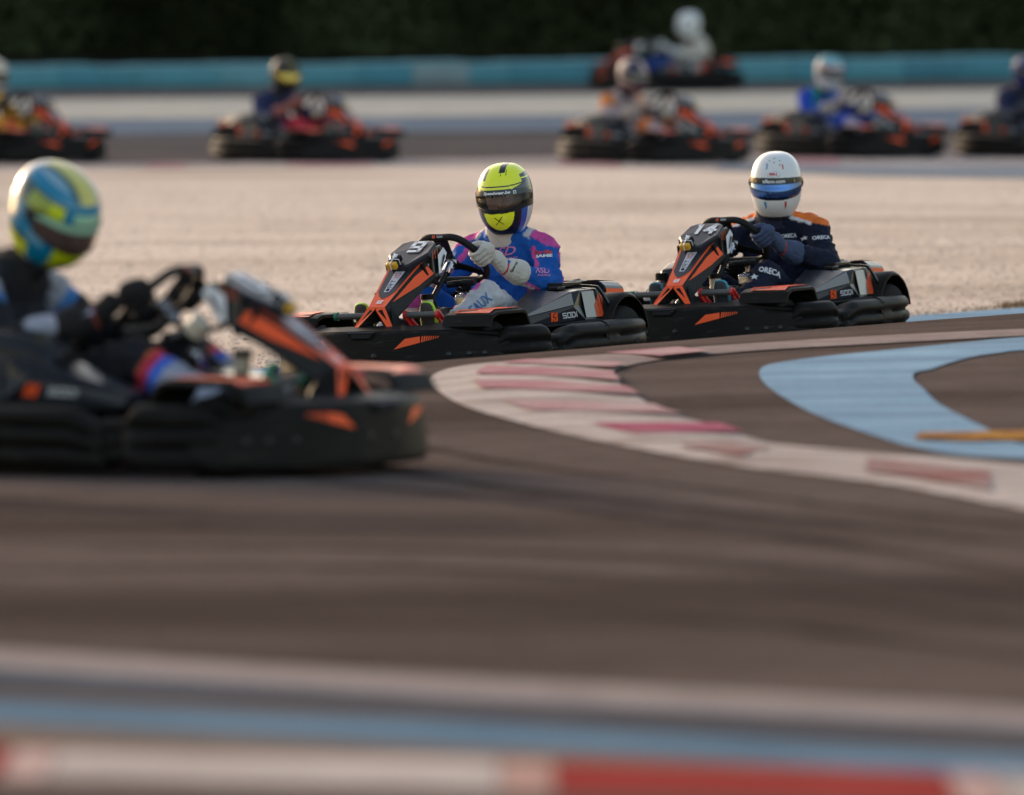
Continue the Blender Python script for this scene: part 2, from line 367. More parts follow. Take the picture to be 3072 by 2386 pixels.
# -- rubber laid down on the racing line, plus the near kart's shadow painted dark
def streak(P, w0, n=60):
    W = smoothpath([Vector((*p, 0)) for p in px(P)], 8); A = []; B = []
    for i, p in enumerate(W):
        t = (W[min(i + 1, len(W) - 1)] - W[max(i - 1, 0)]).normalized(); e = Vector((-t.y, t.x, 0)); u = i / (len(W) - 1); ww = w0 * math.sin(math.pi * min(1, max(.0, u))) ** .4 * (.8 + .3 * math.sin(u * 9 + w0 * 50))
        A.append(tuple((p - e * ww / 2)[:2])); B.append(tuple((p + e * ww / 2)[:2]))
    v, f = drape(A, B, 3, .0018); struct(mk('tyre_and_shadow_mark', v, f, M_RUB_SHADE))
for P, w_ in (([(-400, 1490), (600, 1545), (1200, 1580), (1700, 1600)], .8), ([(-300, 1720), (800, 1700), (1800, 1730), (2600, 1800), (3400, 1920)], .22), ([(900, 1440), (1500, 1500), (2200, 1590), (3300, 1750)], .16), ([(-300, 1830), (900, 1800), (2000, 1850), (3400, 2010)], .14),  # first, widest strip stands for the near kart's cast shadow
              ([(700, 1180), (760, 1260), (950, 1350), (1400, 1450), (2200, 1540), (3300, 1660)], .14), ([(900, 1140), (880, 1180), (1000, 1270), (1300, 1350), (1900, 1440), (2600, 1530), (3300, 1600)], .10), ([(1800, 1040), (1300, 1075), (1050, 1110), (950, 1150)], .12), ([(200, 1640), (1300, 1650), (2300, 1700), (3300, 1830)], .3)):
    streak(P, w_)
# -- near kerb, raised blocks
ka, kb = np.array(hit(-300, 2243)), np.array(hit(3400, 2340)); mb = MB()
edges = [-500, 60, 200, 1540, 1700, 2850, 2990, 3700]; cols = [1, 2, 0, 3, 1, 2, 0]
for i in range(7):
    t0 = (edges[i] + 300) / 3700; t1 = (edges[i + 1] + 300) / 3700; n = 14; rings = []
    for t in np.linspace(t0 + .001, t1 - .001, n):
        p = ka + (kb - ka) * t; z = gz(*p) + .002
        rings.append([(p[0], p[1] + dy, z + h) for dy, h in ((0, 0), (-.03, .006), (-.30, .012), (-1.30, .014), (-1.34, -.02))])
    mb.loft(rings, closed=False, m=cols[i])
struct(mb.build('near_kerb', [M_WHITE, M_RED, ground_mat('pink_worn_paint', (.42, .26, .23), (.56, .42, .38), 4, rough=.7), ground_mat('tan_worn_paint', (.40, .22, .18), (.52, .36, .31), 4, rough=.7)]))

# ------------------------------------------------------------------ loose stones of the gravel trap
def pebbles():
    n = 42000; V = []; Fs = []
    base = np.array([(0, 0, 1), (.9, 0, .25), (.28, .86, .2), (-.73, .53, .25), (-.73, -.53, .2), (.28, -.86, .25), (0, 0, -.3)])
    tri = [(0, 1, 2), (0, 2, 3), (0, 3, 4), (0, 4, 5), (0, 5, 1), (6, 2, 1), (6, 3, 2), (6, 4, 3), (6, 5, 4), (6, 1, 5)]
    tot = []
    for i in range(n):
        u = rng.random(); wv = 53.4 + (38 * u ** 1.8); x = rng.uniform(-3.4, 3.4) * (1 + wv * .004)
        y = wv + warp(x, wv); s = .004 + .008 * rng.random() ** 2.2
        if rng.random() < .012: s *= 2.0
        a = rng.uniform(0, 6.28); c, q = math.cos(a), math.sin(a)
        b = base * (1 + rng.uniform(-.25, .25, base.shape)) * s * np.array([1.3, 1.0, .42])
        b = np.c_[b[:, 0] * c - b[:, 1] * q, b[:, 0] * q + b[:, 1] * c, b[:, 2]] + (x, y, gz(x, y) + .006)
        k = len(V) ; tot.append(b)
    Vn = np.concatenate(tot); Fs = [(a + 7 * i, b + 7 * i, c + 7 * i) for i in range(n) for a, b, c in tri]
    o = mk('gravel_stones', Vn.tolist(), Fs, painted('stone_paint', rough=.9, spec=.0), smooth=False)
    cols = np.repeat(np.clip(np.array([.56, .46, .375]) * rng.uniform(.7, 1.35, (n, 1)) + rng.uniform(-.03, .03, (n, 3)), .05, .85), 7, axis=0)
    at_ = o.data.color_attributes.new('paint', 'FLOAT_COLOR', 'POINT'); at_.data.foreach_set('color', np.c_[cols, np.ones(len(cols))].ravel())
    tag(o, 'pale loose stones scattered over the gravel trap', 'gravel', kind='stuff')
pebbles()
# dry weeds at the edge of the gravel
def weeds():
    V = []; Fs = []
    for i in range(1500):
        cx = rng.choice([2.25, 2.5, 2.75, 3.0], p=[.15, .2, .35, .3]); x = rng.normal(cx, .12); wv = 53.45 + abs(rng.normal(0, .3)); y = wv + warp(x, wv)
        h = rng.uniform(.012, .045) * (1.0 if x > 2.5 else .45); a = rng.uniform(0, 3.14); d = rng.uniform(-.02, .02, 2); z = gz(x, y); k = len(V); wd = .004
        V += [(x - wd * math.cos(a), y - wd * math.sin(a), z), (x + wd * math.cos(a), y + wd * math.sin(a), z), (x + d[0], y + d[1], z + h)]; Fs.append((k, k + 1, k + 2))
    o = mk('dry_grass', V, Fs, plain('dry_grass_blade', (.20, .13, .06), .9, var=.4), smooth=False)
    tag(o, 'dry brown grass tufts growing along the edge of the gravel', 'grass', kind='stuff')
weeds()

# ------------------------------------------------------------------ barrier and wood
def barrier():
    root = empty('safety_barrier'); tag(root, 'low turquoise blue safety barrier running behind the far track', 'barrier')
    L = np.array(hit(0, 270)); Rr = np.array(hit(3072, 240)); d = (Rr - L) / 3072
    tones = [(.05, .21, .26), (.07, .25, .30), (.04, .18, .235), (.11, .28, .32), (.20, .27, .28), (.05, .22, .28)]
    xsx = [-900, -620, -330, -60, 170, 282, 400, 640, 860, 1045, 1210, 1380, 1500, 1720, 1905, 2130, 2350, 2520, 2700, 2880, 3060, 3330, 3600, 3900]
    for i in range(len(xsx) - 1):
        a = L + d * xsx[i]; b = L + d * xsx[i + 1]; h = .245 + .0012 * i + .012 * math.sin(i * 2.1); nrm = np.array([-(b - a)[1], (b - a)[0]]); nrm /= np.linalg.norm(nrm)
        zs = [0, .01, h * .4, h - .03, h - .005, h]; of = [0, -.012, -.02, -.012, .0, .03]
        rings = []
        for t in np.linspace(.006, .994, 7):
            p = a + (b - a) * t; z0 = gz(*p); bul = .018 * math.sin(math.pi * t)
            ring = [(p[0] + nrm[0] * (o_ - bul), p[1] + nrm[1] * (o_ - bul), z0 + z_) for z_, o_ in zip(zs, of)]
            ring += [(p[0] + nrm[0] * .5, p[1] + nrm[1] * .5, z0 + h), (p[0] + nrm[0] * .5, p[1] + nrm[1] * .5, z0)]
            rings.append(ring)
        k = [1, 0, 2, 1, 5, 0, 1, 3, 1, 5, 4, 1, 0, 5, 3, 1, 5, 1, 2, 5, 1, 0, 2][i % 23]
        mb = MB(); mb.loft(rings); mb.build('barrier_panel', plain('barrier_tone_%d' % k, tones[k], .6, var=.25, scale=3, bump=.3, bscale=6), root, ang=50)
        c = MB(); c.loft([[(p[0] + nrm[0] * o_, p[1] + nrm[1] * o_, gz(*p) + h + z_) for o_, z_ in ((-.02, .001), (-.02, .02), (.5, .02), (.5, .001))] for p in (a, b)])
        c.build('cap_strip', plain('barrier_cap', (.22, .42, .45), .6, var=.2), root)
barrier()
fv = [(x, y, gz(x, y) + .01) for y in (143, 146, 150, 160, 200) for x in (-120, -40, 0, 40, 120)]
struct(mk('forest_floor', fv, [(j * 5 + i, j * 5 + i + 1, (j + 1) * 5 + i + 1, (j + 1) * 5 + i) for j in range(4) for i in range(4)], ground_mat('leaf_litter', (.018, .014, .009), (.035, .028, .018), 3, rough=1, spec=.05)))
def wood():
    n = 120000
    x = rng.uniform(-26, 26, n); col = np.floor((x + 26) / 2.3); rr = np.random.default_rng(3); shift = rr.uniform(-1.2, 1.2, 40); hh = rr.uniform(4.5, 8, 40)
    z = np.where(rng.random(n) < .72, rng.uniform(0, 2.0, n), rng.uniform(0, 1, n) * hh[col.astype(int)]); y = 147 + shift[col.astype(int)] * .5 + rng.exponential(1.0, n) + .6 * np.abs(((x + 26) % 2.3) - 1.15) + np.where(z < 1.7, 2.2, -3.5 * np.clip((z - 1.5) / 2, 0, 1) * rng.random(n))  # upper leaves brought forward above the view to shade those below
    z0 = np.array([gz(a, b) for a, b in zip(x[:50], y[:50])]).mean(); s = rng.uniform(.03, .07, n) * (1 + z * .15)
    P = np.c_[x, y, z + z0]; V = np.empty((n, 4, 3)); u = rng.normal(size=(n, 3)); u /= np.linalg.norm(u, axis=1)[:, None]; q = rng.normal(size=(n, 3)); q -= (q * u).sum(1)[:, None] * u; q /= np.linalg.norm(q, axis=1)[:, None]
    for k, (a, b) in enumerate(((-1, -.2), (0, -.6), (1, .2), (0, .6))): V[:, k] = P + u * (a * s)[:, None] + q * (b * s)[:, None]
    Fs = [(4 * i, 4 * i + 1, 4 * i + 2, 4 * i + 3) for i in range(n)]
    # dense core added behind the outer leaves, raised and widened to block the sun
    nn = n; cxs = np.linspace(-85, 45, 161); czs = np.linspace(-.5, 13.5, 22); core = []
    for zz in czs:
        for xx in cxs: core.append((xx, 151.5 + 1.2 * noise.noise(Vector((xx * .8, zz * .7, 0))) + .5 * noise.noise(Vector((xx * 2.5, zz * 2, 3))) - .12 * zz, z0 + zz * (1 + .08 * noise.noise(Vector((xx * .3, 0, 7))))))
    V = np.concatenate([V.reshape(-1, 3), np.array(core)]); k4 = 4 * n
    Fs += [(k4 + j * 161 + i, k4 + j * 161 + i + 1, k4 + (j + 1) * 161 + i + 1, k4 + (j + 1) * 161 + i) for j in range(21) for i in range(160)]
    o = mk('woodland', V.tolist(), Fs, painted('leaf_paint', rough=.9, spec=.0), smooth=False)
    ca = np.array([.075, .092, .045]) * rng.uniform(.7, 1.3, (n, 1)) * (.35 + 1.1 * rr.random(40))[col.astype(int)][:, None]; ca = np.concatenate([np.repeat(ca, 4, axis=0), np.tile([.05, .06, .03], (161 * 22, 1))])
    at_ = o.data.color_attributes.new('paint', 'FLOAT_COLOR', 'POINT'); at_.data.foreach_set('color', np.c_[ca, np.ones(len(ca))].ravel())
    tag(o, 'dense dark green wood rising behind the barrier', 'wood', kind='stuff')
wood()
# ------------------------------------------------------------------ kart materials
K_BLK = plain('black_moulded_plastic', (.0125, .011, .010), .45, spec=.07, var=.35, scale=7, bump=.10, bscale=140, rvar=.14)
def scuff(m, col=(.085, .078, .07), amt=.55):
    t = m.node_tree; b = t.nodes['Principled BSDF']; N = t.nodes.new; L = t.links.new; src = b.inputs['Base Color'].links[0].from_socket
    tc = N('ShaderNodeTexCoord'); mp = N('ShaderNodeMapping'); mp.inputs['Scale'].default_value = (3, 3, 26); L(tc.outputs['Object'], mp.inputs[0])
    n = N('ShaderNodeTexNoise'); n.inputs['Scale'].default_value = 2.2; n.inputs['Detail'].default_value = 8; n.inputs['Roughness'].default_value = .7; L(mp.outputs[0], n.inputs['Vector'])
    r = N('ShaderNodeMapRange'); r.inputs['From Min'].default_value = .55; r.inputs['From Max'].default_value = .78; r.inputs['To Max'].default_value = amt; L(n.outputs['Fac'], r.inputs['Value'])
    x = N('ShaderNodeMix'); x.data_type = 'RGBA'; L(r.outputs[0], x.inputs[0]); L(src, x.inputs[6]); x.inputs[7].default_value = (*col, 1); L(x.outputs[2], b.inputs['Base Color'])
scuff(K_BLK)
K_BLG = plain('black_glossy_plastic', (.010, .010, .012), .22, var=.3, scale=5, spec=.35, rvar=.1)
K_TXB = plain('black_textured_plastic', (.020, .019, .018), .5, spec=.3, var=.3, bump=.9, bscale=170)
K_DGR = plain('charcoal_sticker', (.022, .024, .031), .30, spec=.3, var=.15)
K_ORG = plain('orange_sticker', (.95, .105, .020), .38, var=.08, spec=.3)
K_SIL = plain('silver_sticker', (.52, .54, .60), .35, var=.08)
K_WHT = plain('white_sticker', (.78, .78, .80), .35, var=.05)
K_REDT = plain('red_sticker', (.62, .03, .03), .4)
K_YEL = plain('yellow_box', (.72, .38, .02), .4)
K_MET = plain('bare_steel', (.62, .62, .63), .22, metal=1.0, var=.1)
K_RED = plain('red_pedal_paint', (.62, .02, .02), .3, coat=.3)
K_GRN = plain('green_rubber', (.015, .16, .09), .5)
K_RUB = plain('tyre_rubber', (.016, .015, .0145), .8, spec=.2, var=.3, bump=.3, bscale=90)
K_TNK = plain('tank_plastic', (.55, .47, .36), .4)
K_SOF = plain('steering_grip', (.011, .011, .011), .62, spec=.25, bump=.3, bscale=200)
K_TUB = plain('black_painted_tube', (.011, .011, .012), .28, spec=.3)
K_HOL = plain('dark_recess', (.004, .004, .004), .8)
K_GRP = plain('pedal_grip', (.10, .095, .09), .35)
K_CRM = plain('grey_reflection_plastic', (.22, .20, .17), .16, coat=.6, var=.1)  # grey for thin stripes and for gravel reflections painted on the left pod

def stroke(pts, w, o, ax, ay, off, mb, m=0):
    """square-ended pen stroke in the plane (ax, ay)"""
    n = ax.cross(ay)
    for a, b in zip(pts[:-1], pts[1:]):
        a = Vector(a); b = Vector(b); d = (b - a).normalized(); e = Vector((-d.y, d.x)) * w / 2; d = d * w / 2
        q = [a - d - e, b + d - e, b + d + e, a - d + e]
        mb.add([o + ax * p.x + ay * p.y + n * off for p in q], [(0, 1, 2, 3)], m)
LET = {'S': [[(1, 1), (0, 1), (0, .5), (1, .5), (1, 0), (0, 0)]], 'O': [[(0, 0), (1, 0), (1, 1), (0, 1), (0, 0)]], 'D': [[(0, 0), (.75, 0), (1, .25), (1, .75), (.75, 1), (0, 1), (0, 0)]],
       'I': [[(0, 0), (0, .62)], [(0, .93), (0, 1)]], 'R': [[(0, 0), (0, 1), (1, 1), (1, .5), (.2, .5)], [(.55, .5), (1, 0)]], 'T': [[(0, 1), (1, 1)], [(.5, 1), (.5, 0)]],
       '1': [[(.3, 1), (.6, 1), (.6, 0)]], '0': [[(0, 0), (1, 0), (1, 1), (0, 1), (0, 0)]], '9': [[(.1, 0), (1, 0), (1, 1), (0, 1), (0, .45), (1, .45)]], '4': [[(.72, 0), (.72, 1), (0, .32), (1, .32)]]}
def techno(txt, o, ax, ay, h, off, mat, parent, wr=.2, wd=.82, gap=.38, shear=0, name='lettering', center=True):
    mb = MB(); o = Vector(o); ax = Vector(ax).normalized(); ay = Vector(ay).normalized(); x = 0; segs = []
    for ch in txt:
        cw = 0 if ch == 'I' else (.6 if ch == '1' else 1)
        for s_ in LET[ch]: segs.append([((x + a * wd * cw * (1 if ch != '1' else 1)) * h + b * h * shear, b * h) for a, b in s_])
        x += wd * cw + gap
    W = (x - gap) * h; ox = W / 2 if center else 0
    for s_ in segs: stroke([(a - ox, b - h / 2) for a, b in s_], h * wr, o, ax, ay, off, mb)
    return mk(name, mb.v, mb.f, mat, parent, smooth=False)
def sodi_logo(o, ax, ay, h, parent, sq=K_ORG, txt=True, tm=K_WHT, inner=None, name='logo'):
    """slanted square with a cut S, then the word"""
    o = Vector(o); ax = Vector(ax).normalized(); ay = Vector(ay).normalized(); n = ax.cross(ay)
    mb = MB(); sh = .12 * h
    q = [(-.5, -.5), (.5, -.5), (.5, .5), (-.5, .5)]
    mb.add([o + ax * (a * h + b * sh) + ay * (b * h) + n * .0015 for a, b in q], [(0, 1, 2, 3)], 0)
    for s_ in ([(.28, .5), (-.14, .22), (-.14, -.02), (.16, -.02), (.16, -.3)], [(-.28, -.5), (-.14, -.3)]):
        stroke([(a * h + b * sh, b * h) for a, b in s_], .09 * h, o, ax, ay, .0028, mb, 1)
    mk(name, mb.v, mb.f, [sq, inner or K_DGR], parent, smooth=False, fmats=mb.m)
    if txt: techno('SODI', o + ax * (h * 2.35), ax, ay, h * .52, .0015, tm, parent, gap=.42, wd=.9)

def mirror(pts): return [(x, -y, z) for x, y, z in pts]
def bez(pts, n): return smoothpath([(a, b, 0) for a, b in pts], n)
def sweep(name, plan, prof, zf=None, parent=None, mat=None, endtaper=.12, thick=.035, cols=48):
    """bumper moulding: plan = outer line (x, y); prof(u, v) -> bulge outward; v from 0 (bottom) to 1 (top)"""
    P = smoothpath([(a, b, 0) for a, b in plan], 10); d = [0]
    for a, b in zip(P[:-1], P[1:]): d.append(d[-1] + (b - a).length)
    rings = []
    nv = 26
    for i in range(cols + 1):
        t = .5 - .5 * math.cos(math.pi * i / cols); s_ = t * d[-1]; k = max(j for j in range(len(d)) if d[j] <= s_ + 1e-9); k = min(k, len(P) - 2)
        fr = (s_ - d[k]) / (d[k + 1] - d[k]); p = P[k].lerp(P[k + 1], fr)
        tg = (P[min(k + 2, len(P) - 1)] - P[max(k - 1, 0)]).normalized(); nrm = Vector((-tg.y, tg.x, 0))
        z0, z1 = zf(t); out = []; inn = []
        for j in range(nv + 1):
            v = j / nv; q = p + nrm * prof(t, v); out.append((q.x, q.y, z0 + (z1 - z0) * v))
        e = p - nrm * thick; zi = (z1 - z0) * .08
        inn = [(e.x, e.y, z1 - zi), (e.x, e.y, z0 + zi)]
        rings.append(out + inn)
    mb = MB(); mb.loft(rings)
    return mk(name, mb.v, mb.f, mat or K_BLK, parent, ang=50)
def rib3(t, v, ends=(1, 1), amp=.035, tap=.10):
    """three rounded ribs with grooves between that run out before the ends"""
    e = 1
    if ends[0]: e = min(e, max(0, t / tap))
    if ends[1]: e = min(e, max(0, (1 - t) / tap))
    e = math.sqrt(max(0, 1 - (1 - e) ** 2))
    body = math.sqrt(max(0, 1 - abs(2 * v - 1) ** 5)) * amp
    g = 0
    for c in (.36, .67): g += math.exp(-((v - c) / .035) ** 2)
    ge = min(1, max(0, (t - .07) / .05)) * min(1, max(0, (.93 - t) / .05))
    return body * (.35 + .65 * e) - .016 * g * ge + .006 * math.sin(v * math.pi * 3) ** 2 * e

def lower(o, d):
    for v in o.data.vertices: v.co.z -= d
    return o
def make_kart():
    root = empty('racing_kart')
    # ---- chassis
    mb = MB()
    for s in (1, -1):
        mb.tube(smoothpath([(-.42, .30 * s, .075), (0, .31 * s, .06), (.4, .27 * s, .06), (.72, .22 * s, .065), (1.08, .15 * s, .07)], 5), .015, 8)
        mb.tube([(.86, .22 * s, .07), (.90, .38 * s, .11)], .014, 8)
        mb.tube(smoothpath([(.1, .30 * s, .07), (.15, .45 * s, .09), (.5, .45 * s, .09), (.58, .27 * s, .07)], 5), .010, 8)
    for x in (-.40, .28, .80, 1.07): mb.cyl((x, -.29, .066), (x, .29, .066), .013, 8)
    mb.build('chassis_frame', K_TUB, root)
    mb = MB(); mb.box((.72, 0, .048), (.72, .46, .006)); mb.build('floor_tray', K_BLK, root)
    # ---- wheels
    def wheel(x, y, r, wd, nm):
        out = []; k = 14
        prof = [(-.5, .58), (-.5, .80), (-.46, .92), (-.36, .985), (-.2, 1), (.2, 1), (.36, .985), (.46, .92), (.5, .80), (.5, .58)]
        rings = []
        for i in range(37):
            a = 2 * math.pi * i / 36; rings.append([(x + r * q * math.sin(a), y + wd * p, r - .002 + r * q * math.cos(a)) for p, q in prof])
        mt = MB(); mt.loft(rings, closed=False)
        e = empty(nm); e.parent = root
        mt.build('tyre', K_RUB, e, ang=60)
        mr = MB(); rr = []
        for pz, q in ((-.46, .60), (-.42, .56), (-.3, .52), (-.1, .30), (-.08, .001), (.08, .001), (.1, .30), (.3, .52), (.42, .56), (.46, .60)):
            rr.append([(x + r * q * math.sin(a), y + wd * pz, r - .002 + r * q * math.cos(a)) for a in [2 * math.pi * j / 24 for j in range(24)]])
        mr.loft(rr, caps=False)
        for j in range(5):
            a = 2 * math.pi * j / 5; mr.cyl((x + r * .4 * math.sin(a), y - wd * .34, r + r * .4 * math.cos(a)), (x + r * .4 * math.sin(a), y + wd * .34, r + r * .4 * math.cos(a)), .008, 6)
        mr.build('rim', K_MET, e)
    for s in (1, -1):
        wheel(.90, .430 * s, .128, .112, 'front_wheel'); wheel(-.13, .465 * s, .140, .175, 'rear_wheel')
    mb = MB(); mb.cyl((-.13, -.40, .138), (-.13, .40, .138), .018, 12); mb.tube([(-.13, -.25, .138), (-.13, -.235, .138)], .085, 20); mb.build('rear_axle', K_MET, root)
    # ---- wheel covers
    for s in (1, -1):
        rings = []
        for y in (.385, .40, .54, .555):
            ring = []
            rr = .185 - (.012 if y in (.385, .555) else 0)
            for a in np.linspace(R(-8), R(172), 20): ring.append((-.13 + rr * math.cos(a), y * s, .15 + rr * math.sin(a)))
            for a in np.linspace(R(172), R(-8), 20): ring.append((-.13 + (rr - .008) * math.cos(a), y * s, .15 + (rr - .008) * math.sin(a)))
            rings.append(ring)
        m = MB(); m.loft(rings); m.build('rear_wheel_cover', K_BLK, root, ang=50)
        # front cover: flat topped arch with a sloping rear leg
        pr = [(1.08, .235), (1.05, .285), (1.00, .300), (.78, .302), (.755, .292), (.70, .20), (.715, .20), (.765, .278), (.785, .286), (.995, .286), (1.04, .272), (1.07, .23)]
        rings = [[(x, y * s, z - dz) for x, z in pr] for y, dz in ((.315, .004), (.33, 0), (.535, 0), (.555, .006))]
        m = MB(); m.loft(rings); o = m.build('front_wheel_cover', K_BLK, root, ang=30, bevel=.003)
        q = [(1.04, .535 * s, .2885), (1.0, .535 * s, .303), (.78, .535 * s, .305), (.78, .43 * s, .305), (1.0, .36 * s, .303), (1.04, .36 * s, .291)]
        mk('orange_stripe', [(a, b, c + .002) for a, b, c in q], [(0, 1, 2, 3, 4, 5)], K_ORG, o, smooth=False)
    # ---- front bumper
    plan_half = [(1.205, 0), (1.20, .14), (1.17, .27), (1.13, .37), (1.07, .455), (1.0, .515), (.93, .562), (.885, .588)]
    plan = [(x, -y) for x, y in plan_half[::-1]] + plan_half[1:]
    def zf(t):
        u = abs(2 * t - 1); e = max(0, (u - .86) / .14); c = math.sqrt(max(0.02, 1 - e * e))
        top = .218 + .012 * (1 - u) - .045 * max(0, (u - .45) / .55) ** 1.2; bot = .035
        mid = bot + .06; return (mid - (mid - bot) * c, mid + (top - mid) * c)
    def bp(t, v): return .012 * math.sqrt(max(0, 1 - abs(2 * v - 1) ** 8)) + (.018 * (1 - v) - .010)
    fb = sweep('front_bumper', plan[::-1], bp, zf, root, K_BLK, thick=.020, cols=90)
    # ledge above the panel
    rg = []
    PP = smoothpath([(a, b, 0) for a, b in plan], 8); n = len(PP)
    for i, p in enumerate(PP):
        t = i / (n - 1); u = abs(2 * t - 1); z = .220 + .010 * (1 - u) - .03 * max(0, (u - .45) / .55); c = Vector((.55, 0, 0)); d = (c - p).normalized()
        a = p + d * .018; b = p + d * (.10 + .02 * u); h = .018 + .010 * (1 if .35 < u < .85 else 0)
        rg.append([(a.x, a.y, z - .01), (a.x, a.y, z), (b.x, b.y, z + h), (b.x, b.y, z + h - .008), (b.x, b.y, z - .015)])
    m = MB(); m.loft(rg); m.build('bumper_ledge', K_BLK, root, ang=30)
    dg = bpy.context.evaluated_depsgraph_get(); dg.update()
    bv = BVHTree.FromObject(fb, dg)
    for s in (1, -1):
        up = Vector((0, 0, 1)); c = Vector((1.165, .262 * s, .187)); nr = Vector((.36, .10 * s, 0)).normalized(); nr = Vector((.90, .42 * s, 0)).normalized()
        rt = up.cross(nr).normalized() * 1
        # rt points to the side when seen from outside
        f = 1 if s > 0 else -1
        def pl(pp): return [(a * f, b) for a, b in (pp if f > 0 else pp)]
        body = [(-.115, -.038), (-.065, .006), (.0, .014), (.0, -.012)]
        if f < 0: pts = [(-a, b) for a, b in body][::-1]
        else: pts = body
        patch(pts, c, rt, up, K_ORG, fb, bv, name='orange_arrow', sub=8)
        for k in range(8):
            x0 = .004 + k * .010; pts = [(x0, -.011 + k * .0022), (x0 + .0062 - k * .0004, -.010 + k * .0022), (x0 + .011 - k * .0004, .015), (x0 + .005, .0145)]
            if f < 0: pts = [(-a, b) for a, b in pts][::-1]
            patch(pts, c, rt, up, K_ORG, fb, bv, name='orange_stripe', sub=3)
    # pocket in the middle and bolts
    m = MB(); c = Vector((1.2135, 0, .21))
    o_ = [(-.075, .020), (.075, .020), (.048, -.014), (-.048, -.014)]; i_ = [(-.062, .014), (.062, .014), (.042, -.009), (-.042, -.009)]
    for k in range(4):
        a, b = o_[k], o_[(k + 1) % 4]; e, g = i_[k], i_[(k + 1) % 4]
        m.add([(1.2165, a[0], .207 + a[1]), (1.2165, b[0], .207 + b[1]), (1.2225, g[0], .207 + g[1]), (1.2225, e[0], .207 + e[1])], [(0, 1, 2, 3)])
        m.add([(1.2225, e[0], .207 + e[1]), (1.2225, g[0], .207 + g[1]), (1.2175, g[0] * .9, .207 + g[1] * .8), (1.2175, e[0] * .9, .207 + e[1] * .8)], [(0, 1, 2, 3)])
    m.add([(1.2178, a * .9, .207 + b * .8) for a, b in i_], [(0, 1, 2, 3)], 1)
    m.build('hand_pocket', [K_BLG, K_HOL], fb, smooth=False)
    for y in (-.08, .06, .385, .47, .535, -.385, -.47, -.535):
        h = bv.ray_cast(Vector((2.2, y * 1.6, .122)), (Vector((.8, y * .8, .122)) - Vector((2.2, y * 1.6, .122))).normalized())
        if h[0] is not None:
            q = h[1].to_track_quat('Z', 'Y').to_matrix(); m = MB(); m.tube([h[0] - h[1] * .004, h[0] + h[1] * .002, h[0] + h[1] * .0035], [.0125, .0125, .010], 14); m.tube([h[0] + h[1] * .0036, h[0] + h[1] * .0042], .005, 6)
            m.build('bolt', K_TUB, fb)
    # ---- side bumpers
    for s in (1, -1):
        def P2(pts): return [(x, y * s) for x, y in pts]
        def zz(t, a=.035, b=.245): return (a, b)
        def order(pts): return P2(pts) if s < 0 else P2(pts)[::-1]
        def T(fn): return fn if s < 0 else (lambda t, v: fn(1 - t, v))
        def ZT(fn): return fn if s < 0 else (lambda t: fn(1 - t))
        # corner module from behind the front bumper to the side
        def z1(t):
            e = math.sqrt(max(.02, 1 - max(0, (t - .80) / .20) ** 2)) * math.sqrt(max(.05, 1 - max(0, (.25 - t) / .25) ** 2)); return (.120 - .09 * e, .120 + .110 * e)
        o1 = sweep('corner_bumper', order([(.97, .50), (.90, .545), (.83, .582), (.76, .60), (.68, .60)]), T(lambda t, v: rib3(t, v, (1, 1), .030, .16) + .010), ZT(z1), root, thick=.05, cols=40)
        def z2(t):
            return (.055, .185)
        sweep('bumper_joint', order([(.70, .585), (.64, .595), (.60, .598)]), T(lambda t, v: .022 * math.sqrt(max(0, 1 - abs(2 * v - 1) ** 6)) + .004 * math.sin(v * 16)), ZT(z2), root, thick=.05, cols=12)
        def z3(t): return (.03, .175 + .045 * sst(0, .35, t))
        o3 = sweep('side_bumper', order([(.615, .60), (.50, .61), (.36, .615), (.22, .615)]), T(lambda t, v: rib3(t * .93, v, (1, 0), .034, .07) if t > .0 else 0), ZT(z3), root, thick=.06, cols=40)
        def z4(t):
            e = math.sqrt(max(.02, 1 - max(0, (t - .94) / .06) ** 2)); return (.125 - .095 * e, .125 + .100 * e)
        o4 = sweep('rear_bumper', order([(.223, .615), (.12, .612), (-.02, .602), (-.16, .565), (-.30, .495), (-.42, .40), (-.51, .24), (-.54, .02)]), T(lambda t, v: rib3(t, v, (0, 0), .034, .03)), ZT(z4), root, thick=.06, cols=80)
        # seam strap where the two meet, and the square holes
        m = MB(); m.add([(.222 + a, .649 * s, z) for a, z in ((-.016, .045), (.016, .045), (.022, .205), (-.022, .205))], [(0, 1, 2, 3)]); m.build('seam_cover', K_BLK, o3, smooth=False)
        for ob, (x, y), nr in ((o1, (.725, .66), (.12, 1)), (o4, (-.06, .70), (-.12, 1))):
            n_ = Vector((nr[0], nr[1] * s, 0)).normalized(); rt = Vector((0, 0, 1)).cross(n_); dg.update(); b_ = BVHTree.FromObject(ob, dg)
            h = b_.ray_cast(Vector((x, y * s, .118)) + n_ * .1, -n_)
            if h[0] is not None:
                c = h[0]; a = .030; bb = .019
                pts = [(-a, -bb * .6), (-a * .75, -bb), (a * .75, -bb), (a, -bb * .6), (a, bb * .6), (a * .75, bb), (-a * .75, bb), (-a, bb * .6)]
                patch(pts, c, rt, (0, 0, 1), K_HOL, ob, b_, off=.002, name='slot', sub=2)
    # ---- side pods
    for s in (1, -1):
        V = {'a0': (.57, .43, .235), 'a1': (.585, .42, .272), 'b0': (.25, .505, .25), 'b1': (.275, .51, .313), 'b2': (.235, .475, .372), 'c0': (.19, .52, .25), 'c2': (.185, .49, .378),
             'd0': (.02, .515, .25), 'd2': (.02, .485, .380), 'e0': (-.10, .475, .262), 'e2': (-.09, .445, .365), 'ai': (.55, .30, .275), 'bi': (.24, .27, .385), 'ci': (.10, .26, .392), 'di': (0, .26, .395), 'ei': (-.11, .27, .375),
             'a3': (.56, .30, .235), 'e3': (-.12, .27, .25), 'c1': (.20, .498, .315)}
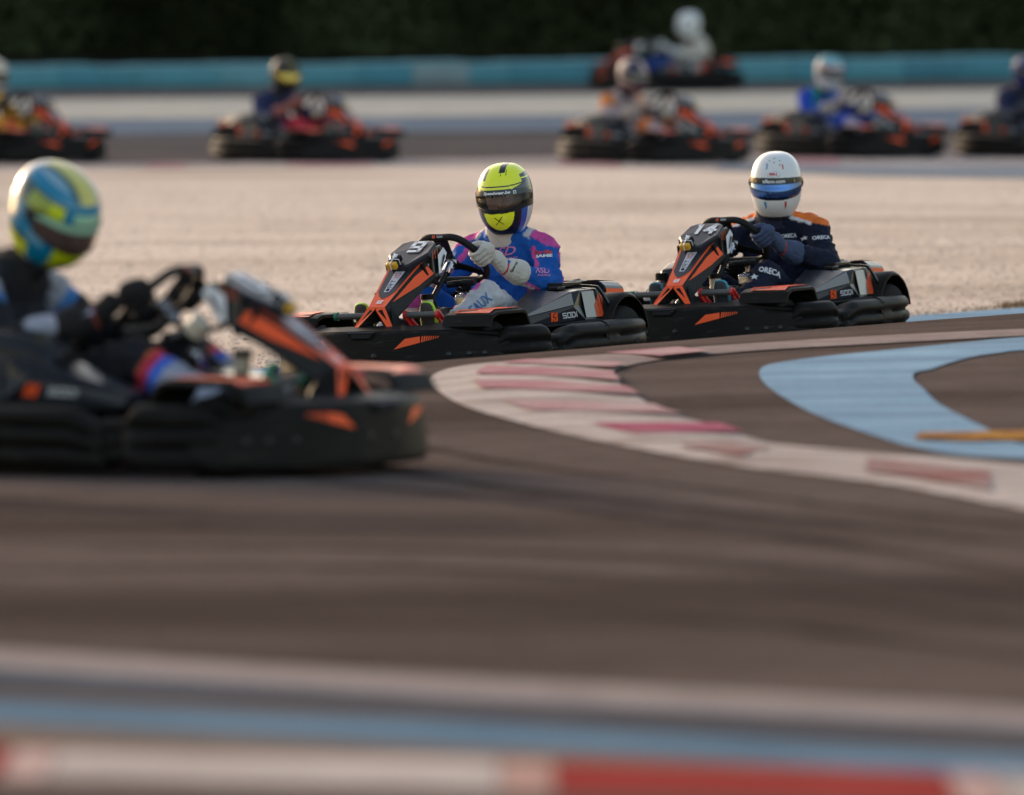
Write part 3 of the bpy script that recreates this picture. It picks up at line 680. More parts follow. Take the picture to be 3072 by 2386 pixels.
        nm = list(V); ix = {k: i for i, k in enumerate(nm)}; P = [(a, b * s, c - .022) for a, b, c in V.values()]
        F4 = [('a0', 'a1', 'b1', 'b0'), ('a1', 'b2', 'b1'), ('b0', 'b1', 'b2', 'c2', 'c1', 'c0'), ('c0', 'c1', 'c2', 'd2', 'd0'), ('d0', 'd2', 'e2', 'e0'), ('a1', 'ai', 'bi', 'b2'), ('b2', 'bi', 'ci', 'c2'), ('c2', 'ci', 'di', 'd2'), ('d2', 'di', 'ei', 'e2'), ('a0', 'a3', 'ai', 'a1'), ('e0', 'e2', 'ei', 'e3'), ('a3', 'e3', 'ei', 'di', 'ci', 'bi', 'ai')]
        mi = [1, 0, 0, 0, 0, 1, 0, 0, 0, 0, 0, 0]
        pod = mk('side_pod', P, [[ix[k] for k in f] for f in F4], [K_BLG, K_DGR], root, smooth=False, bevel=.006, fmats=mi)
        def quad(ks, t=None): return [Vector(P[ix[k]]) for k in ks]
        def facedec(pts, mat, name, off=.003):
            pts = [Vector(p) for p in pts]; n_ = (pts[1] - pts[0]).cross(pts[2] - pts[0]).normalized()
            if n_.y * s < 0: n_ = -n_
            mk(name, [p + n_ * off for p in pts], [tuple(range(len(pts)))], mat, pod, smooth=False)
        L = lambda a, b, t: Vector(P[ix[a]]).lerp(Vector(P[ix[b]]), t)
        facedec([L('a1', 'b1', .08), L('b1', 'b2', .05), L('b1', 'b2', .92), L('a1', 'b2', .12)], K_CRM if s > 0 else K_BLG, 'reflection_panel')  # left pod: reflected gravel is put into the panel colour
        facedec([L('c0', 'c2', .06).lerp(L('d0', 'd2', .06), .03), L('c0', 'c2', .06).lerp(L('d0', 'd2', .06), .72), L('c0', 'c2', .93).lerp(L('d0', 'd2', .93), .72), L('c0', 'c2', .93).lerp(L('d0', 'd2', .93), .06)], K_CRM if s > 0 else K_BLG, 'reflection_panel')
        for k in range(7):
            f0 = .60 + k * .055; facedec([L('c0', 'c2', .06).lerp(L('d0', 'd2', .06), f0), L('c0', 'c2', .06).lerp(L('d0', 'd2', .06), f0 + .038), L('c0', 'c2', .9 - .06 * (7 - k)).lerp(L('d0', 'd2', .9 - .06 * (7 - k)), f0 + .03), L('c0', 'c2', .9 - .06 * (7 - k)).lerp(L('d0', 'd2', .9 - .06 * (7 - k)), f0)], K_ORG, 'orange_stripe', .0045)
        facedec([L('d0', 'd2', .12).lerp(L('e0', 'e2', .12), .06), L('d0', 'd2', .12).lerp(L('e0', 'e2', .12), .96), L('e0', 'e2', .88), L('d0', 'd2', .90).lerp(L('e0', 'e2', .9), .06)], K_ORG, 'orange_panel')
        for k in range(9):
            t0 = .12 + k * .06; facedec([L('d0', 'd2', .13).lerp(L('e0', 'e2', .13), t0), L('d0', 'd2', .13).lerp(L('e0', 'e2', .13), t0 + .014), L('d0', 'd2', .88).lerp(L('e0', 'e2', .86), t0 + .014), L('d0', 'd2', .88).lerp(L('e0', 'e2', .86), t0)], K_CRM, 'thin_stripe', .0045)
        facedec([L('a1', 'b2', .03).lerp(L('ai', 'bi', .03), .12), L('a1', 'b2', .30).lerp(L('ai', 'bi', .30), .10), L('a1', 'b2', .30).lerp(L('ai', 'bi', .30), .62), L('a1', 'b2', .10).lerp(L('ai', 'bi', .10), .62)], K_SIL, 'silver_panel')
        # tray under the pod, strap, top rails
        m = MB(); m.loft([[(x, (y + .012) * s, z), (x, (y + .018) * s, z - .012), (x, (y - .10) * s, z - .014), (x, (y - .10) * s, z)] for x, y, z in ((.56, .44, .235), (.25, .515, .247), (.0, .525, .25), (-.07, .50, .252))])
        m.box((-.06, .50 * s, .252), (.05, .05, .028)); m.box((-.12, .50 * s, .262), (.035, .04, .03)); lower(m.build('pod_tray', K_BLK, root, bevel=.003), .022)
        st = [(0, .30, .398), (.03, .40, .395), (.035, .47, .390), (.03, .497, .38), (.0, .525, .315), (-.045, .528, .258)]
        m = MB(); rg = []
        sp = smoothpath([(a, b * s, c) for a, b, c in st], 4)
        for p in sp: rg.append([(p.x - .008, p.y + dy * s, p.z + dz) for dy, dz in ((-.004, -.004), (.004, .004))] + [(p.x + .008, p.y + dy * s, p.z + dz) for dy, dz in ((.004, .004), (-.004, -.004))])
        m.loft(rg); lower(m.build('strap', K_TUB, root), .022)
        m = MB(); m.tube([(.13, .33 * s, .395), (-.02, .35 * s, .408), (-.16, .33 * s, .405)], .007, 8); m.box((.07, .34 * s, .398), (.17, .10, .020)); m.box((.19, .38 * s, .386), (.07, .05, .014)); lower(m.build('top_rail', K_BLG, root, bevel=.003), .020)
        nn = (Vector(P[ix['b0']]) - Vector(P[ix['a0']])).normalized(); ax = -nn if s < 0 else nn; up = Vector((0, 0, 1)); nz_ = ax.cross(up).normalized(); 
        if nz_.y * s < 0: ax = -ax
        ay = (Vector(P[ix['b1']]) - Vector(P[ix['b0']])).normalized()
        cc = L('a0', 'b0', .60 if s > 0 else .93).lerp(L('a1', 'b1', .60 if s > 0 else .93), .50)
        nf = ax.cross(ay).normalized(); cc = cc + nf * .003
        sodi_logo(cc, ax, ay, .042, pod)
    # engine cover standing on the right pod
    m = MB(); sec = [(-.20, .30), (-.17, .385), (-.06, .432), (.10, .440), (.22, .425), (.30, .395), (.33, .32)]
    m.loft([[(x, -.455, .24), (x, -.450, z - .05), (x, -.425, z - .01), (x, -.32, z), (x, -.285, z - .03), (x, -.28, .24)] for x, z in sec]); ec = m.build('engine_cover', K_BLG, root, bevel=.006, ang=30)
    # fuel filler cap on the right pod
    m = MB(); m.cyl((.36, -.40, .36), (.36, -.40, .395), .03, 18); lower(m.build('filler_cap', K_BLK, root, bevel=.003), .022)
    # ---- engine and rear deck
    m = MB(); m.box((-.27, -.28, .19), (.20, .20, .20)); m.box((-.27, -.28, .31), (.14, .14, .06)); 
    for k in range(5): m.box((-.27, -.28, .13 + k * .03), (.23, .23, .006))
    m.cyl((-.33, -.10, .2), (-.33, .15, .2), .045, 16); m.build('engine', K_TUB, root, bevel=.004)
    V = [(-.20, .40, .36), (-.20, -.40, .36), (-.40, -.38, .35), (-.49, -.22, .31), (-.49, .22, .31), (-.40, .38, .35)]
    m = MB(); m.loft([[(x, y, z - .05) for x, y, z in V], [(x, y, z) for x, y, z in V], [(x * .97 - .008, y * .92, z + .025) for x, y, z in V]]); dk = m.build('rear_cover', K_BLG, root, smooth=False, bevel=.008)
    for s in (1, -1): mk('orange_panel', [(-.205, .362 * s, .3885), (-.205, .05 * s, .3885), (-.38, .05 * s, .379), (-.38, .345 * s, .379)], [(0, 1, 2, 3)], K_ORG, dk, smooth=False); mk('orange_panel', [(-.205, .4025 * s, .352), (-.392, .3835 * s, .342), (-.392, .3835 * s, .315), (-.205, .4025 * s, .322)], [(0, 1, 2, 3)], K_ORG, dk, smooth=False)
    # ---- seat
    G = []; prof = [(.30, .165), (.20, .085), (.08, .055), (-.05, .065), (-.14, .13), (-.19, .24), (-.215, .34), (-.235, .405)]
    PR = smoothpath([(a, 0, b) for a, b in prof], 4); nn = len(PR); F_ = []; V = []
    for i, p in enumerate(PR):
        u = i / (nn - 1); tg = (PR[min(i + 1, nn - 1)] - PR[max(i - 1, 0)]).normalized(); nr = Vector((-tg.z, 0, tg.x)) * -1
        if nr.z < 0 and u < .5: nr = -nr
        if u >= .5 and nr.x < 0: nr = -nr
        for j in range(17):
            t = -1 + 2 * j / 16; hw = .20 - .02 * u; side = .15 * (.55 + .6 * math.sin(math.pi * min(1, u * 1.1))) * abs(t) ** 5
            q = p + nr * side; V.append((q.x, t * hw + .012 * math.copysign(abs(t) ** 6, t), q.z - .015 * abs(t) ** 8))
    F_ = [(i * 17 + j, i * 17 + j + 1, (i + 1) * 17 + j + 1, (i + 1) * 17 + j) for i in range(nn - 1) for j in range(16)]
    mk('seat', V, F_, K_BLG, root, solid=.006, ang=60)
    m = MB()
    for s in (1, -1): m.tube(smoothpath([(-.13, .19 * s, .14), (-.17, .205 * s, .28), (-.205, .225 * s, .37), (-.255, .24 * s, .385)], 4), .011, 8)
    m.build('seat_side_pad', K_BLK, root)
    # ---- tank between the legs
    m = MB(); sec = [(.46, .09, .22), (.50, .12, .30), (.66, .125, .31), (.84, .11, .27), (.90, .10, .16)]
    m.loft([[(x, -y, .06), (x, y, .06), (x, y, z - .02), (x, y - .03, z), (x, -y + .03, z), (x, -y, z - .02)] for x, y, z in sec]); m.build('fuel_tank', K_BLG, root, bevel=.006, ang=30)
    m = MB(); m.cyl((.70, .03, .30), (.70, .03, .345), .026, 18, 0); m.tube([(.70, .03, .345), (.70, .03, .365), (.70, .03, .368)], [.029, .029, .026], 18, m=1); m.build('brake_reservoir', [K_TNK, K_BLK], root)
    m = MB(); m.cyl((.60, -.10, .42), (.64, -.10, .46), .035, 16); m.build('catch_bottle', K_TNK, root, bevel=.006)
    m = MB(); m.box((.50, .09, .33), (.05, .05, .035)); m.cyl((.50, .06, .345), (.50, .12, .345), .013, 12); m.cyl((.53, .10, .36), (.47, .10, .36), .008, 10); m.build('clamp', K_MET, root, bevel=.004)
    # ---- nose fairing
    T0 = Vector((.800, 0, .510)); T2 = Vector((1.075, 0, .324)); fd = (T2 - T0).normalized(); fn = Vector((-fd.z, 0, fd.x)); fn = fn if fn.x > 0 else -fn
    Ln = (T2 - T0).length
    def FP(t, y, off=0): return T0 + fd * (t * Ln) + Vector((0, y, 0)) + fn * off
    hw = lambda t: .086 - .042 * min(1, t * 1.02) ** .8
    rings = []
    for t in (0, .2, .4, .6, .8, 1.0):
        w_ = hw(t); bk = .075 - .012 * t
        rings.append([FP(t, -w_), FP(t, w_), FP(t, w_ + .030, -bk), FP(t, w_ + .018, -bk - .012), FP(t, -w_ - .018, -bk - .012), FP(t, -w_ - .030, -bk)])
    m = MB(); m.loft(rings)
    fm = []
    nose = m.build('nose_fairing', K_TXB, root, ang=25, bevel=.003)
    for s in (1, -1):
        # legs
        tip = Vector((1.112, .100 * s, .232)); tin = Vector((1.118, .070 * s, .238))
        a = FP(1.0, .044 * s); b = FP(.965, 0, .0); c = FP(1.0, .0, .002)
        top = [a, tip, tin, FP(1.06, .006 * s, -.002)]
        bot = [p - fn * .055 + Vector((0, .02 * s, 0)) for p in (a, tip)] + [p - fn * .05 for p in (tin, FP(1.06, .006 * s))]
        m = MB(); m.add(top + bot, [(0, 1, 2, 3), (7, 6, 5, 4), (0, 4, 5, 1), (1, 5, 6, 2), (2, 6, 7, 3), (3, 7, 4, 0)]); lg = m.build('nose_leg', K_BLK, root, smooth=False, bevel=.003)
        n_ = (tip - a).cross(tin - a).normalized(); n_ = n_ if n_.x > 0 else -n_
        q = [FP(1.0, .041 * s), tip.lerp(a, .06), tin.lerp(tip, .12), FP(1.055, .003 * s, -.001), FP(1.0, .0)]
        mk('orange_panel', [p + n_ * .004 for p in q], [(0, 1, 2, 3, 4)], K_ORG, lg, smooth=False)
        # side foot
        m = MB(); q = [FP(.93, (.05) * s, -.01), FP(.95, .09 * s, -.09), Vector((1.03, .135 * s, .235)), Vector((1.075, .125 * s, .225)), tip - fn * .01]
        qb = [p + Vector((-.012, -.012 * s, -.004)) for p in q]
        m.add(q + qb, [(0, 1, 2, 3, 4), (9, 8, 7, 6, 5), (0, 5, 6, 1), (1, 6, 7, 2), (2, 7, 8, 3), (3, 8, 9, 4), (4, 9, 5, 0)]); m.build('nose_foot', K_BLK, root, smooth=False, bevel=.003)
        # orange slash on the flank
        w0, w1 = hw(.05), hw(.72)
        def SP(t, k, off=.003):
            w_ = hw(t); p = FP(t, w_).lerp(FP(t, w_ + .030, -.075 + .012 * t), k); nn2 = Vector((0, .93, 0)) + fn * .37; p = p + nn2.normalized() * off; return Vector((p.x, p.y * s, p.z))
        mk('orange_slash', [SP(.02, .25), SP(.02, .80), SP(.34, .66), SP(.86, .10), SP(.30, .12)], [(0, 1, 2, 3, 4)], K_ORG, nose, smooth=False)
    def fdec(pts, mat, name, off): mk(name, [FP(t, y, off) for t, y in pts], [tuple(range(len(pts)))], mat, nose, smooth=False)
    # sides of the orange V, dark heart, silver strip
    def ee(t, d=.003): return hw(t) - d
    TT = [0, .2, .4, .6, .8, 1.0]
    fo = MB(); fo.loft([[FP(t, -ee(t), .0035), FP(t, ee(t), .0035)] for t in TT], closed=False); mk('orange_panel', fo.v, fo.f, K_ORG, nose, smooth=False)
    fo = MB(); fo.loft([[FP(t, -(ee(t) - .010), .005), FP(t, ee(t) - .010, .005)] for t in (0, .2, .4, .6, .66)] + [[FP(.76, -.024, .005), FP(.76, .024, .005)], [FP(.82, -.003, .005), FP(.82, .003, .005)]], closed=False); mk('charcoal_panel', fo.v, fo.f, K_DGR, nose, smooth=False)
    fo = MB(); fo.loft([[FP(t, -(ee(t) - .013 - g), .0058), FP(t, ee(t) - .013 - g, .0058)] for t, g in ((.02, .004), (.05, .004))], closed=False)
    st = [(0.0, .030), (.68, .0135)]; fo = MB(); fo.loft([[FP(t, -w_, .0062), FP(t, w_, .0062)] for t, w_ in st], closed=False); mk('silver_strip', fo.v, fo.f, K_SIL, nose, smooth=False)
    fdec([(0.0, -.011), (0.0, .011), (.15, .009), (.15, -.009)], K_ORG, 'orange_panel', .0072)
    techno('RT', FP(.50, 0, .0073), -fd, Vector((0, -1, 0)), .020, 0, K_HOL, nose, wr=.16, wd=1.15, gap=.35)
    techno('10', FP(.33, 0, .0073), -fd, Vector((0, -1, 0)), .022, 0, K_REDT, nose, wr=.14, wd=.9, gap=.30)
    for t in (.21, .635):
        p = FP(t, 0, .007); m = MB(); m.tube([p, p + fn * .003, p + fn * .004], [.0085, .0085, .006], 14); m.build('bolt', K_TUB, nose)
    sodi_logo(FP(.895, 0, .0045), Vector((0, 1, 0)), -fd, .026, nose, sq=K_WHT, txt=False, inner=K_ORG)
    # ---- number panel
    Q = [(.878, -.040, .492), (.878, .040, .492), (.79, .100, .540), (.705, .088, .580), (.68, .052, .590), (.68, -.052, .590), (.705, -.088, .580), (.79, -.100, .540)]
    m = MB(); m.loft([[(x - .02, y * .96, z - .035) for x, y, z in Q], [(x, y, z) for x, y, z in Q], [(x - .003, y * .93, z + .008) for x, y, z in Q]]); npn = m.build('number_panel', K_DGR, root, smooth=False, bevel=.003)
    # side wings with white sticker and dark struts
    for s in (1, -1):
        m = MB(); q = [(.765, .092 * s, .558), (.665, .088 * s, .578), (.625, .088 * s, .545), (.695, .098 * s, .450), (.765, .105 * s, .430), (.775, .10 * s, .51)]
        m.loft([q, [(x, y - .010 * s, z) for x, y, z in q]]); wg = m.build('dash_wing', K_BLG, root, smooth=False, bevel=.003)
        q2 = [(.665, .0975 * s, .568), (.635, .0965 * s, .543), (.698, .106 * s, .460), (.728, .1095 * s, .455), (.722, .103 * s, .535)]
        mk('white_sticker', [(a, b + .002 * s, c) for a, b, c in q2], [(0, 1, 2, 3, 4)], K_WHT, wg, smooth=False)
        q3 = [(.672, .1015 * s, .540), (.662, .1015 * s, .530), (.702, .106 * s, .477), (.709, .1075 * s, .485)]
        mk('black_sticker', [(a, b + .0045 * s, c) for a, b, c in q3], [(0, 1, 2, 3)], K_HOL, wg, smooth=False)
        for k in range(3): mk('thin_stripe', [(.755 - k * .022, .0955 * s, .557 + k * .003), (.752 - k * .022, .0955 * s, .557 + k * .003), (.752 - k * .02, .0995 * s, .520), (.755 - k * .02, .0995 * s, .520)], [(0, 1, 2, 3)], K_ORG, wg, smooth=False)
        m = MB(); m.tube([(.83, .085 * s, .50), (.79, .098 * s, .43), (.75, .10 * s, .42)], .009, 6); m.tube([(.75, .10 * s, .44), (.83, .075 * s, .40), (.92, .06 * s, .355)], [.016, .015, .012], 6); m.tube([(.78, .10 * s, .53), (.77, .10 * s, .43)], .008, 6); m.build('dash_strut', K_BLK, root)
    # ---- transponder with cable ties
    e = empty('timing_box'); e.parent = root
    M = Matrix((fd, (0, 1, 0), fn)).transposed()
    c = Vector((.872, -.018, .496)) + fn * .020
    m = MB(); m.box(c - fd * .012, (.05, .044, .026), M, 0); m.build('box_body', K_BLK, e, bevel=.003)
    m = MB(); m.box(c + fd * .024, (.024, .048, .030), M, 0); m.build('box_cap', K_YEL, e, bevel=.005)
    m = MB(); m.tube([c + fn * .017 - fd * .04 + Vector((0, -.01, 0)), c + fn * .019 - fd * .01, c + fn * .018 + fd * .036, c + fd * .04 - fn * .012], .0022, 6); m.tube([c + Vector((0, .026, 0)) - fn * .012, c + Vector((0, .027, 0)) + fn * .014, c + fn * .018, c + Vector((0, -.027, 0)) + fn * .014, c + Vector((0, -.027, 0)) - fn * .012], .0022, 6)
    m.box(c + fn * .018 - fd * .022, (.022, .018, .006), M); m.build('cable_tie', K_WHT, e)
    # ---- steering
    C = Vector((.425, 0, .505)); nrm = Vector((-.72, 0, .69)).normalized(); upv = Vector((.69, 0, .72)).normalized(); lf = Vector((0, 1, 0))
    loop = [(0, .132), (.055, .132), (.095, .108), (.132, .045), (.140, -.02), (.125, -.08), (.085, -.112), (0, -.115), (-.085, -.112), (-.125, -.08), (-.140, -.02), (-.132, .045), (-.095, .108), (-.055, .132)]
    RIM = smoothpath([C + lf * (a * 1.09) + upv * (b * 1.06) for a, b in loop], 6, closed=True)
    sw = empty('steering_wheel'); sw.parent = root
    m = MB(); m.tube(RIM, .0155, 14, closed=True); rim = m.build('wheel_rim', K_SOF, sw, ang=80)
    m = MB()
    def plate(pts, th=.006): 
        q = [C + lf * a + upv * b - nrm * .006 for a, b in pts]; m.add(q + [p - nrm * th for p in q], [tuple(range(len(q))), tuple(range(len(q), 2 * len(q)))[::-1]] + [(i, (i + 1) % len(q), (i + 1) % len(q) + len(q), i + len(q)) for i in range(len(q))])
    plate([(-.035, .125), (.035, .125), (.022, .03), (-.022, .03)]); plate([(.02, .03), (.035, -.01), (.125, -.055), (.128, -.085), (.03, -.045), (-.03, -.045), (-.128, -.085), (-.125, -.055), (-.035, -.01), (-.02, .03)])
    m.build('spokes', K_TUB, sw, smooth=False, bevel=.002)
    m = MB(); m.tube([C - nrm * .005, C - nrm * .02, C - nrm * .022, C - nrm * .08, C - nrm * .085], [.030, .030, .020, .020, .012], 18); m.cyl(C - nrm * .05 - lf * .03, C - nrm * .05 + lf * .03, .006, 8); m.build('hub', K_MET, sw)
    # writing on the rim facing the front
    pp = C + upv * .140; fo = (Vector((1, 0, .25))).normalized()
    sodi_logo(pp + fo * .0155 + Vector((0, -.022, 0)), Vector((0, 1, 0)), Vector((-.25, 0, 1)).normalized(), .013, rim, inner=K_SOF, tm=K_WHT)
    m = MB(); m.tube([C - nrm * .07, Vector((.62, 0, .33)), Vector((.86, 0, .13))], .012, 10); m.tube([(.60, .0, .345), (.66, .09, .20), (.70, .12, .07)], .010, 8); m.tube([(.60, .0, .345), (.66, -.09, .20), (.70, -.12, .07)], .010, 8)
    m.tube([(.52, 0, .40), (.66, 0, .44), (.78, 0, .50)], .010, 8); m.cyl((.45, -.01, .40), (.45, .125, .41), .015, 12); m.build('steering_column', K_TUB, root)
    # ---- pedals
    for s in (1, -1):
        e = empty('pedal'); e.parent = root; y0, y1 = (.085, .245) if s > 0 else (-.10, -.26)
        m = MB(); m.cyl((.975, y0, .288), (.975, y1, .288), .0135, 14, 0)
        for k in range(9): yy = y0 + (y1 - y0) * (.1 + .09 * k); m.tube([(.975, yy, .288), (.975, yy + .003, .288)], .0148, 14)
        m.build('pedal_bar', K_GRP, e)
        m = MB()
        if s > 0:
            for yy in (y0, y1):
                for a, b in (((.98, yy, .302), (.955, yy + .012, .27)), ((.955, yy + .012, .27), (.91, yy + .05, .20)), ((.975, yy, .270), (.92, yy + .03, .19)), ((.91, yy + .05, .20), (.92, yy + .02, .18)), ((.98, yy, .302), (.972, yy, .268))): m.tube([a, b], .0075, 8)
                m.cyl((.977, yy - .006, .288), (.977, yy + .006, .288), .020, 16)
                m.build('pedal_bracket', K_RED, e); m = MB()
        else:
            for yy in (y0, y1): m = MB(); m.cyl((.975, yy - .008, .288), (.975, yy + .008, .288), .0185, 16); m.build('end_collar', K_GRN, e)
            m = MB(); m.tube([(.975, y0, .288), (.93, y0, .2), (.92, y0, .08)], .008, 8); m.build('pedal_arm', K_TUB, e)
    for o in root.children:
        if o.name.split('.')[0] in ('number_panel', 'dash_wing', 'dash_strut', 'timing_box'):
            for q in [o] + list(o.children):
                if q.type == 'MESH':
                    pass
    return root, RIM, C, nrm, upv
# ------------------------------------------------------------------ people
def npnoise(p, s, seed=0): return noise.noise(Vector((p[0] * s + seed, p[1] * s, p[2] * s)))
def remesh(mb, voxel, smooth_it=4, name='tmp'):
    me = bpy.data.meshes.new(name); me.from_pydata(mb.v, [], mb.f); o = bpy.data.objects.new(name, me); COL.objects.link(o)
    b = bmesh.new(); b.from_mesh(me); bmesh.ops.recalc_face_normals(b, faces=b.faces[:]); b.to_mesh(me); b.free()
    r = o.modifiers.new('r', 'REMESH'); r.mode = 'VOXEL'; r.voxel_size = voxel
    s = o.modifiers.new('s', 'SMOOTH'); s.factor = .5; s.iterations = smooth_it
    dg = bpy.context.evaluated_depsgraph_get(); dg.update(); ev = bpy.data.meshes.new_from_object(o.evaluated_get(dg))
    V = np.empty(len(ev.vertices) * 3); ev.vertices.foreach_get('co', V); V = V.reshape(-1, 3); N = np.empty(len(ev.vertices) * 3); ev.vertices.foreach_get('normal', N); N = N.reshape(-1, 3)
    Fc = [tuple(p.vertices) for p in ev.polygons]; bpy.data.objects.remove(o); bpy.data.meshes.remove(me); bpy.data.meshes.remove(ev); return V, N, Fc
def limb(mb, pts, n=18, sub=5):
    """pts: (pos, (ra, rb), side dir) ; elliptical, smooth tapering, rounded ends"""
    P = smoothpath([p[0] for p in pts], sub); K = len(P); rings = []
    ra = np.interp(np.linspace(0, len(pts) - 1, K), range(len(pts)), [p[1][0] for p in pts]); rb = np.interp(np.linspace(0, len(pts) - 1, K), range(len(pts)), [p[1][1] for p in pts])
    side = Vector(pts[0][2])
    for i, p in enumerate(P):
        t = (P[min(i + 1, K - 1)] - P[max(i - 1, 0)]).normalized(); u = (side - t * side.dot(t)).normalized(); w_ = t.cross(u)
        rings.append((p, u, w_, t, ra[i], rb[i]))
    out = []
    def ring(r, k, off): return [r[0] + r[3] * off + (r[1] * math.cos(q) * r[4] + r[2] * math.sin(q) * r[5]) * k for q in [2 * math.pi * j / n for j in range(n)]]
    a = rings[0]; b = rings[-1]
    for q in (75, 50, 25): out.append(ring(a, math.cos(R(q)), -math.sin(R(q)) * min(a[4], a[5])))
    for r in rings: out.append(ring(r, 1, 0))
    for q in (25, 50, 75): out.append(ring(b, math.cos(R(q)), math.sin(R(q)) * min(b[4], b[5])))
    mb.loft(out)
Yv = (0, 1, 0)
J = dict(hip=(.02, .095, .15), knee=(.43, .165, .345), ankle=(.82, .150, .165), sh=(-.065, .175, .535), el=(.075, .290, .375), wr=(.325, .200, .470))
LEAN = [0.0]
def body_geo(headc=(.0, 0, .765), seed=0, wide=1.0):
    mb = MB(); ln = LEAN[0]
    limb(mb, [((.03, 0, .15), (.165, .10), Yv), ((-.03, 0, .24), (.155 * wide, .105), Yv), ((-.085 + ln * .3, 0, .34), (.155 * wide, .105), Yv), ((-.10 + ln * .7, 0, .44), (.175 * wide, .110), Yv), ((-.085 + ln, 0, .52), (.165 * wide, .090), Yv), ((-.050 + ln, 0, .590), (.105, .080), Yv)], 26)
    for s in (1, -1): limb(mb, [((-.055 + ln, .02 * s, .585), (.062, .060), Yv), ((-.065 + ln, .12 * s, .560), (.055, .055), Yv), ((-.065 + ln, .16 * s, .545), (.055, .05), Yv)])
    limb(mb, [((-.07 + ln, 0, .55), (.062, .062), Yv), ((headc[0] - .03, headc[1] * .8, headc[2] - .10), (.055, .06), Yv)])
    mb.ell((headc[0] + .005, headc[1], headc[2]), (.098, .077, .118), 20, 14)                     # skull
    mb.ell((headc[0] + .055, headc[1], headc[2] - .05), (.045, .05, .055), 14, 10)
    for s in (1, -1):
        g = lambda k: Vector((J[k][0], J[k][1] * s * (wide if k in ('sh', 'el') else 1), J[k][2]))
        hip, knee, ank, sh, el, wr = [g(k) for k in ('hip', 'knee', 'ankle', 'sh', 'el', 'wr')]
        limb(mb, [(sh + Vector((-.01, -.07 * s, .025)), (.055, .06), (0, 0, 1)), (sh, (.068, .066), (0, 0, 1)), (sh.lerp(el, .35), (.062, .060), (0, 0, 1)), (sh.lerp(el, .7), (.058, .055), (0, 0, 1)), (el + Vector((-.012, 0, -.005)), (.054, .052), (0, 0, 1))])
        limb(mb, [(el, (.054, .052), (0, 0, 1)), (el.lerp(wr, .3), (.055, .051), (0, 0, 1)), (el.lerp(wr, .6), (.046, .042), (0, 0, 1)), (wr, (.030, .028), (0, 0, 1))])
        limb(mb, [(hip, (.095, .09), Yv), (hip.lerp(knee, .4), (.092, .088), Yv), (hip.lerp(knee, .8), (.075, .074), Yv), (knee, (.066, .068), Yv)])
        limb(mb, [(knee, (.066, .068), Yv), (knee.lerp(ank, .3) + Vector((0, 0, -.012)), (.066, .068), Yv), (knee.lerp(ank, .7), (.054, .056), Yv), (ank, (.047, .050), Yv), (ank + Vector((.04, 0, -.03)), (.04, .045), Yv)])
        mb.ell(headc + Vector((0, .078 * s, -.01)) if isinstance(headc, Vector) else (headc[0], headc[1] + .078 * s, headc[2] - .01), (.018, .010, .030), 8, 6)
    V, N, Fc = remesh(mb, .0105, 3)
    # cloth folds
    for i in range(len(V)):
        p = V[i]; z = p[2]
        if (p - np.array(headc)).dot(p - np.array(headc)) < .02 or z > headc[2] - .13 and abs(p[1]) < .1: continue
        q = Vector((p[0] * 9, p[1] * 9, p[2] * 20)); a = noise.noise(q + Vector((seed, 0, 0))); b = 1 - abs(noise.noise(Vector((p[0] * 17 + 5, p[1] * 17 + seed, p[2] * 26)))) * 2
        c2 = noise.noise(Vector((p[0] * 6 + seed, p[1] * 30, p[2] * 12)))
        V[i] = p + N[i] * (a * .007 + max(0, b) ** 2 * .009 + c2 * .004 - .002)
    return V, N, Fc
def seg_d(p, a, b):
    ab = b - a; t = np.clip(((p - a) @ ab) / (ab @ ab), 0, 1); return np.linalg.norm(p - (a + t[:, None] * ab), axis=1), t
def body_regions(V, wide=1.0):
    """for every vertex: region name index, position along it, side"""
    D = []; names = []; AX = []; BX = []
    def add(n, a, b, r): AX.append(a); BX.append(b); d, t = seg_d(V, np.array(a), np.array(b)); D.append((d / r, t)); names.append(n)
    add('torso', (.0, 0, .16), (-.09, 0, .52), .15); add('neck', (-.07, 0, .57), (-.03, 0, .62), .06); add('head', (.0, 0, .72), (.0, 0, .80), .10)
    for s in (1, -1):
        g = lambda k: (J[k][0], J[k][1] * s * (wide if k in ('sh', 'el') else 1), J[k][2])
        add('uarm', g('sh'), g('el'), .062); add('farm', g('el'), g('wr'), .05); add('thigh', g('hip'), g('knee'), .085); add('shin', g('knee'), g('ankle'), .06)
    dm = np.array([d[0] for d in D]); k = dm.argmin(0); t = np.array([d[1] for d in D])[k, np.arange(len(V))]
    A = np.array(AX)[k]; B = np.array(BX)[k]; q = V - (A + (B - A) * t[:, None]); q /= np.maximum(1e-6, np.linalg.norm(q, axis=1))[:, None]
    return np.array(names)[k], t, q
def setpaint(o, cols):
    a = o.data.color_attributes.new('paint', 'FLOAT_COLOR', 'POINT'); a.data.foreach_set('color', np.c_[np.array(cols), np.ones(len(cols))].ravel())
SKIN = (.48, .26, .19)
def paint_body(V, N, fn, wide=1.0, seed=0):
    reg, t, Q = body_regions(V, wide); out = np.empty((len(V), 3))
    for i in range(len(V)):
        x, y, z = V[i]
        out[i] = SKIN if reg[i] == 'head' or (reg[i] == 'neck' and z > .63) else fn(reg[i], t[i], x, y, z, Q[i])
    return out
